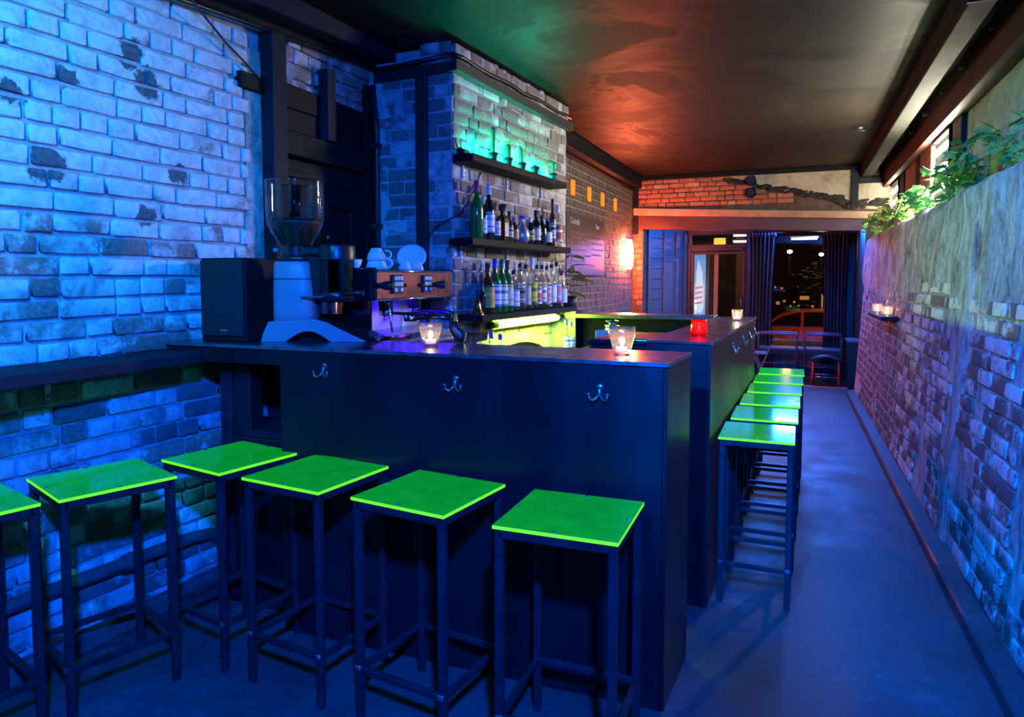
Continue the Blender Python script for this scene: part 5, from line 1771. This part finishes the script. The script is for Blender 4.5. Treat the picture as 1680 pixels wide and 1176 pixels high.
# lantern, and glowing tubes built in place of reflections in the shop glass
ln = thing('yellow_lantern', 'yellow drum lantern hanging outside above the door', 'lantern', (-1.33, 13.0, 1.985))
MB().lathe([(.001, .0), (.10, 0), (.105, .08), (.10, .16), (.06, .20), (.001, .205)], 20).build('shade', M['lantern'], ln)
MB().lathe([(.11, .155), (.08, .20), (.03, .24), (.001, .245)], 20).build('cap', M['shop_timber'], ln)
MB().tube([(0, 0, .24), (0, 0, .44)], .006, 6).build('chain', M['black_steel'], ln)
for k, (x, y, z, w, wds) in enumerate(((-.88, 12.0, 2.12, .26, 'upper white tube standing in for a reflection in the transom glass'), (-.88, 12.0, 2.02, .26, 'lower white tube standing in for a reflection in the transom glass'), (.07, 12.0, 2.045, .38, 'white tube standing in for a reflection high in the shop window'))):
    tb = thing('tube_reflection', wds, 'light', (x, y, z), 0, 'glass reflections built as white tubes')
    MB().tube([(-w / 2, 0, 0), (w / 2, 0, 0)], .014, 10).build('tube', M['reflected_tube'], tb)
    MB().span((-w / 2 - .02, -.02, .016), (w / 2 + .02, .02, .04)).build('batten', M['white_strip'], tb)
    for s_ in (-1, 1):
        MB().tube([(s_ * w * .4, .03 * k, .03), (s_ * w * .4, .03 * k, 2.42 - z)], .004, 6).build('hanger', M['black_steel'], tb)
l_ = lamp('low_wall_fill', 'POINT', (.3, 11.75, 1.9), 14, (1.0, .75, .45), .08)  # added warm fill to brighten the low wall, no fitting of its own
aw = tag(MB().span((-2.0, 11.4, 2.40), (1.2, 13.4, 2.46)).build('awning', M['shop_timber']), 'dark awning slab over the pavement outside', 'awning')

# parked car
car = thing('parked_car', 'orange hatchback parked in the street outside', 'car', (0.52, 24.0, -1.0))
side_ = [(-2.0, .25), (-2.05, .55), (-1.95, .80), (-1.62, .88), (-1.05, 1.28), (-.55, 1.43), (.3, 1.46), (1.1, 1.36), (1.75, .98), (2.0, .85), (2.05, .3)]
MB().extr(side_, 'y', -.8, .8).build('body', M['car_paint'], car, .05, 2)
MB().extr([(-1.45, .93), (-.98, 1.24), (-.52, 1.37), (-.42, 1.37), (-.42, .93)], 'y', -.815, -.79).build('side_window', M['car_glass'], car)
MB().extr([(-.34, .93), (-.34, 1.38), (.35, 1.39), (.9, 1.32), (1.05, .93)], 'y', -.815, -.79).build('side_window', M['car_glass'], car)
MB().extr([(-1.60, .92), (-1.08, 1.285), (-1.05, 1.305), (-1.62, .92)], 'y', -.66, .66).build('windscreen', M['car_glass'], car)
MB().span((-2.07, -.82, .62), (-1.72, -.6, .80)).build('lamp_cluster', M['tail'], car, .03)
for x in (-1.3, 1.3):
    wh = MB().lathe([(.001, -.1), (.30, -.1), (.33, -.06), (.33, .06), (.30, .1), (.001, .1)], 20, (x, -.72, .33), M=Matrix.Rotation(radians(90), 3, 'X')).build('wheel', M['black_plastic'], car)
    MB().lathe([(.001, .105), (.2, .105), (.2, .09)], 14, (x, -.72, .33), M=Matrix.Rotation(radians(90), 3, 'X')).build('hub_cap', M['chrome'], wh)
# street lamp, tree, houses
for x, y, zt, wds in ((-.35, 30, 2.55, 'left street lamp glowing over the road'), (.92, 34, 2.55, 'right street lamp glowing beside the tree')):
    sl = thing('street_lamp', wds, 'street lamp', (x, y, -1.02), 0, 'street lamps beyond the window')
    H_ = zt + 1.02
    MB().tube([(0, 0, 0), (0, 0, H_ - .2)], .05, 8).build('pole', M['matte_black'], sl)
    MB().lathe([(.001, H_ - .12), (.09, H_ - .08), (.10, H_), (.001, H_ + .04)], 12).build('head', M['street_head'], sl)
    l_ = lamp('street_lamp_light', 'POINT', (0, -1.2, H_ + .4), 120, (1.0, .5, .14), .15)
    l_.parent = sl
l_ = lamp('street_front_light', 'POINT', (2.6, 19.0, 3.0), 650, (1.0, .42, .10), .2)
tr_ = thing('street_tree', 'small dark street tree beyond the parked car', 'tree', (.75, 28.0, -1.02))
MB().tube([(0, 0, 0), (.02, 0, .9), (-.03, 0, 1.8), (0, 0, 2.4)], .07, 8, rad=[.09, .07, .06, .04]).build('trunk', M['bark'], tr_)
r9 = random.Random(6)
mb = MB()
for k in range(260):
    p_ = Vector((r9.gauss(0, .42), r9.gauss(0, .4), 2.35 + r9.gauss(0, .35)))
    a = r9.uniform(0, 6.28)
    q = r9.uniform(.08, .16)
    e1, e2 = Vector((cos(a), sin(a), r9.uniform(-.5, .5))) * q, Vector((-sin(a), cos(a), r9.uniform(-.5, .5))) * q
    mb.add([p_ - e1, p_ - e2 * .6, p_ + e1, p_ + e2 * .6], [(0, 1, 2, 3)])
mb.build('foliage', M['tree_leaf'], tr_)['kind'] = 'stuff'
def house(x0, x1, y, h, label, wins, seed):
    r = random.Random(seed)
    t_ = thing('town_house', label, 'building', ((x0 + x1) / 2, y, -1.05), 0, 'dark houses across the street')
    w = (x1 - x0) / 2
    MB().span((-w, 0, 0), (w, 3, h)).build('wall', M['night_wall'], t_)
    MB().extr([(-w - .2, h), (w + .2, h), (w * .6, h + 1.6), (-w * .6, h + 1.6)], 'y', -.2, 3).build('roof', M['black_steel'], t_)
    for (wx, wz, ww, wh_) in wins:
        f_ = MB().span((wx - ww / 2 - .05, -.06, wz - .05), (wx + ww / 2 + .05, 0, wz + wh_ + .05)).build('window_frame', M['bark'], t_)
        MB().span((wx - ww / 2, -.075, wz), (wx + ww / 2, -.06, wz + wh_)).build('pane', M['night_window'], f_)
house(-4.5, 4.5, 44, 5.5, 'dark house with small amber windows far across the street', [(-1.1, .95, .2, .18), (-.75, 1.1, .14, .12), (-.45, .8, .18, .14), (-.2, 1.05, .12, .12), (.05, .85, .1, .1), (.35, 1.25, .5, .22), (.8, .8, .12, .14), (1.3, .5, .1, 1.1), (1.5, .5, .07, 1.3), (1.72, .6, .1, 1.0), (1.95, .5, .06, 1.2)], 1)
house(-7.0, -1.6, 20, 4.6, 'nearer dark shop across the street seen through the door', [(-.3 + 2.0, 1.4, .35, 1.5), (1.0, 1.6, .22, 1.1), (.2, 1.2, .5, .4), (-1.5, 1.5, .6, 1.0)], 2)
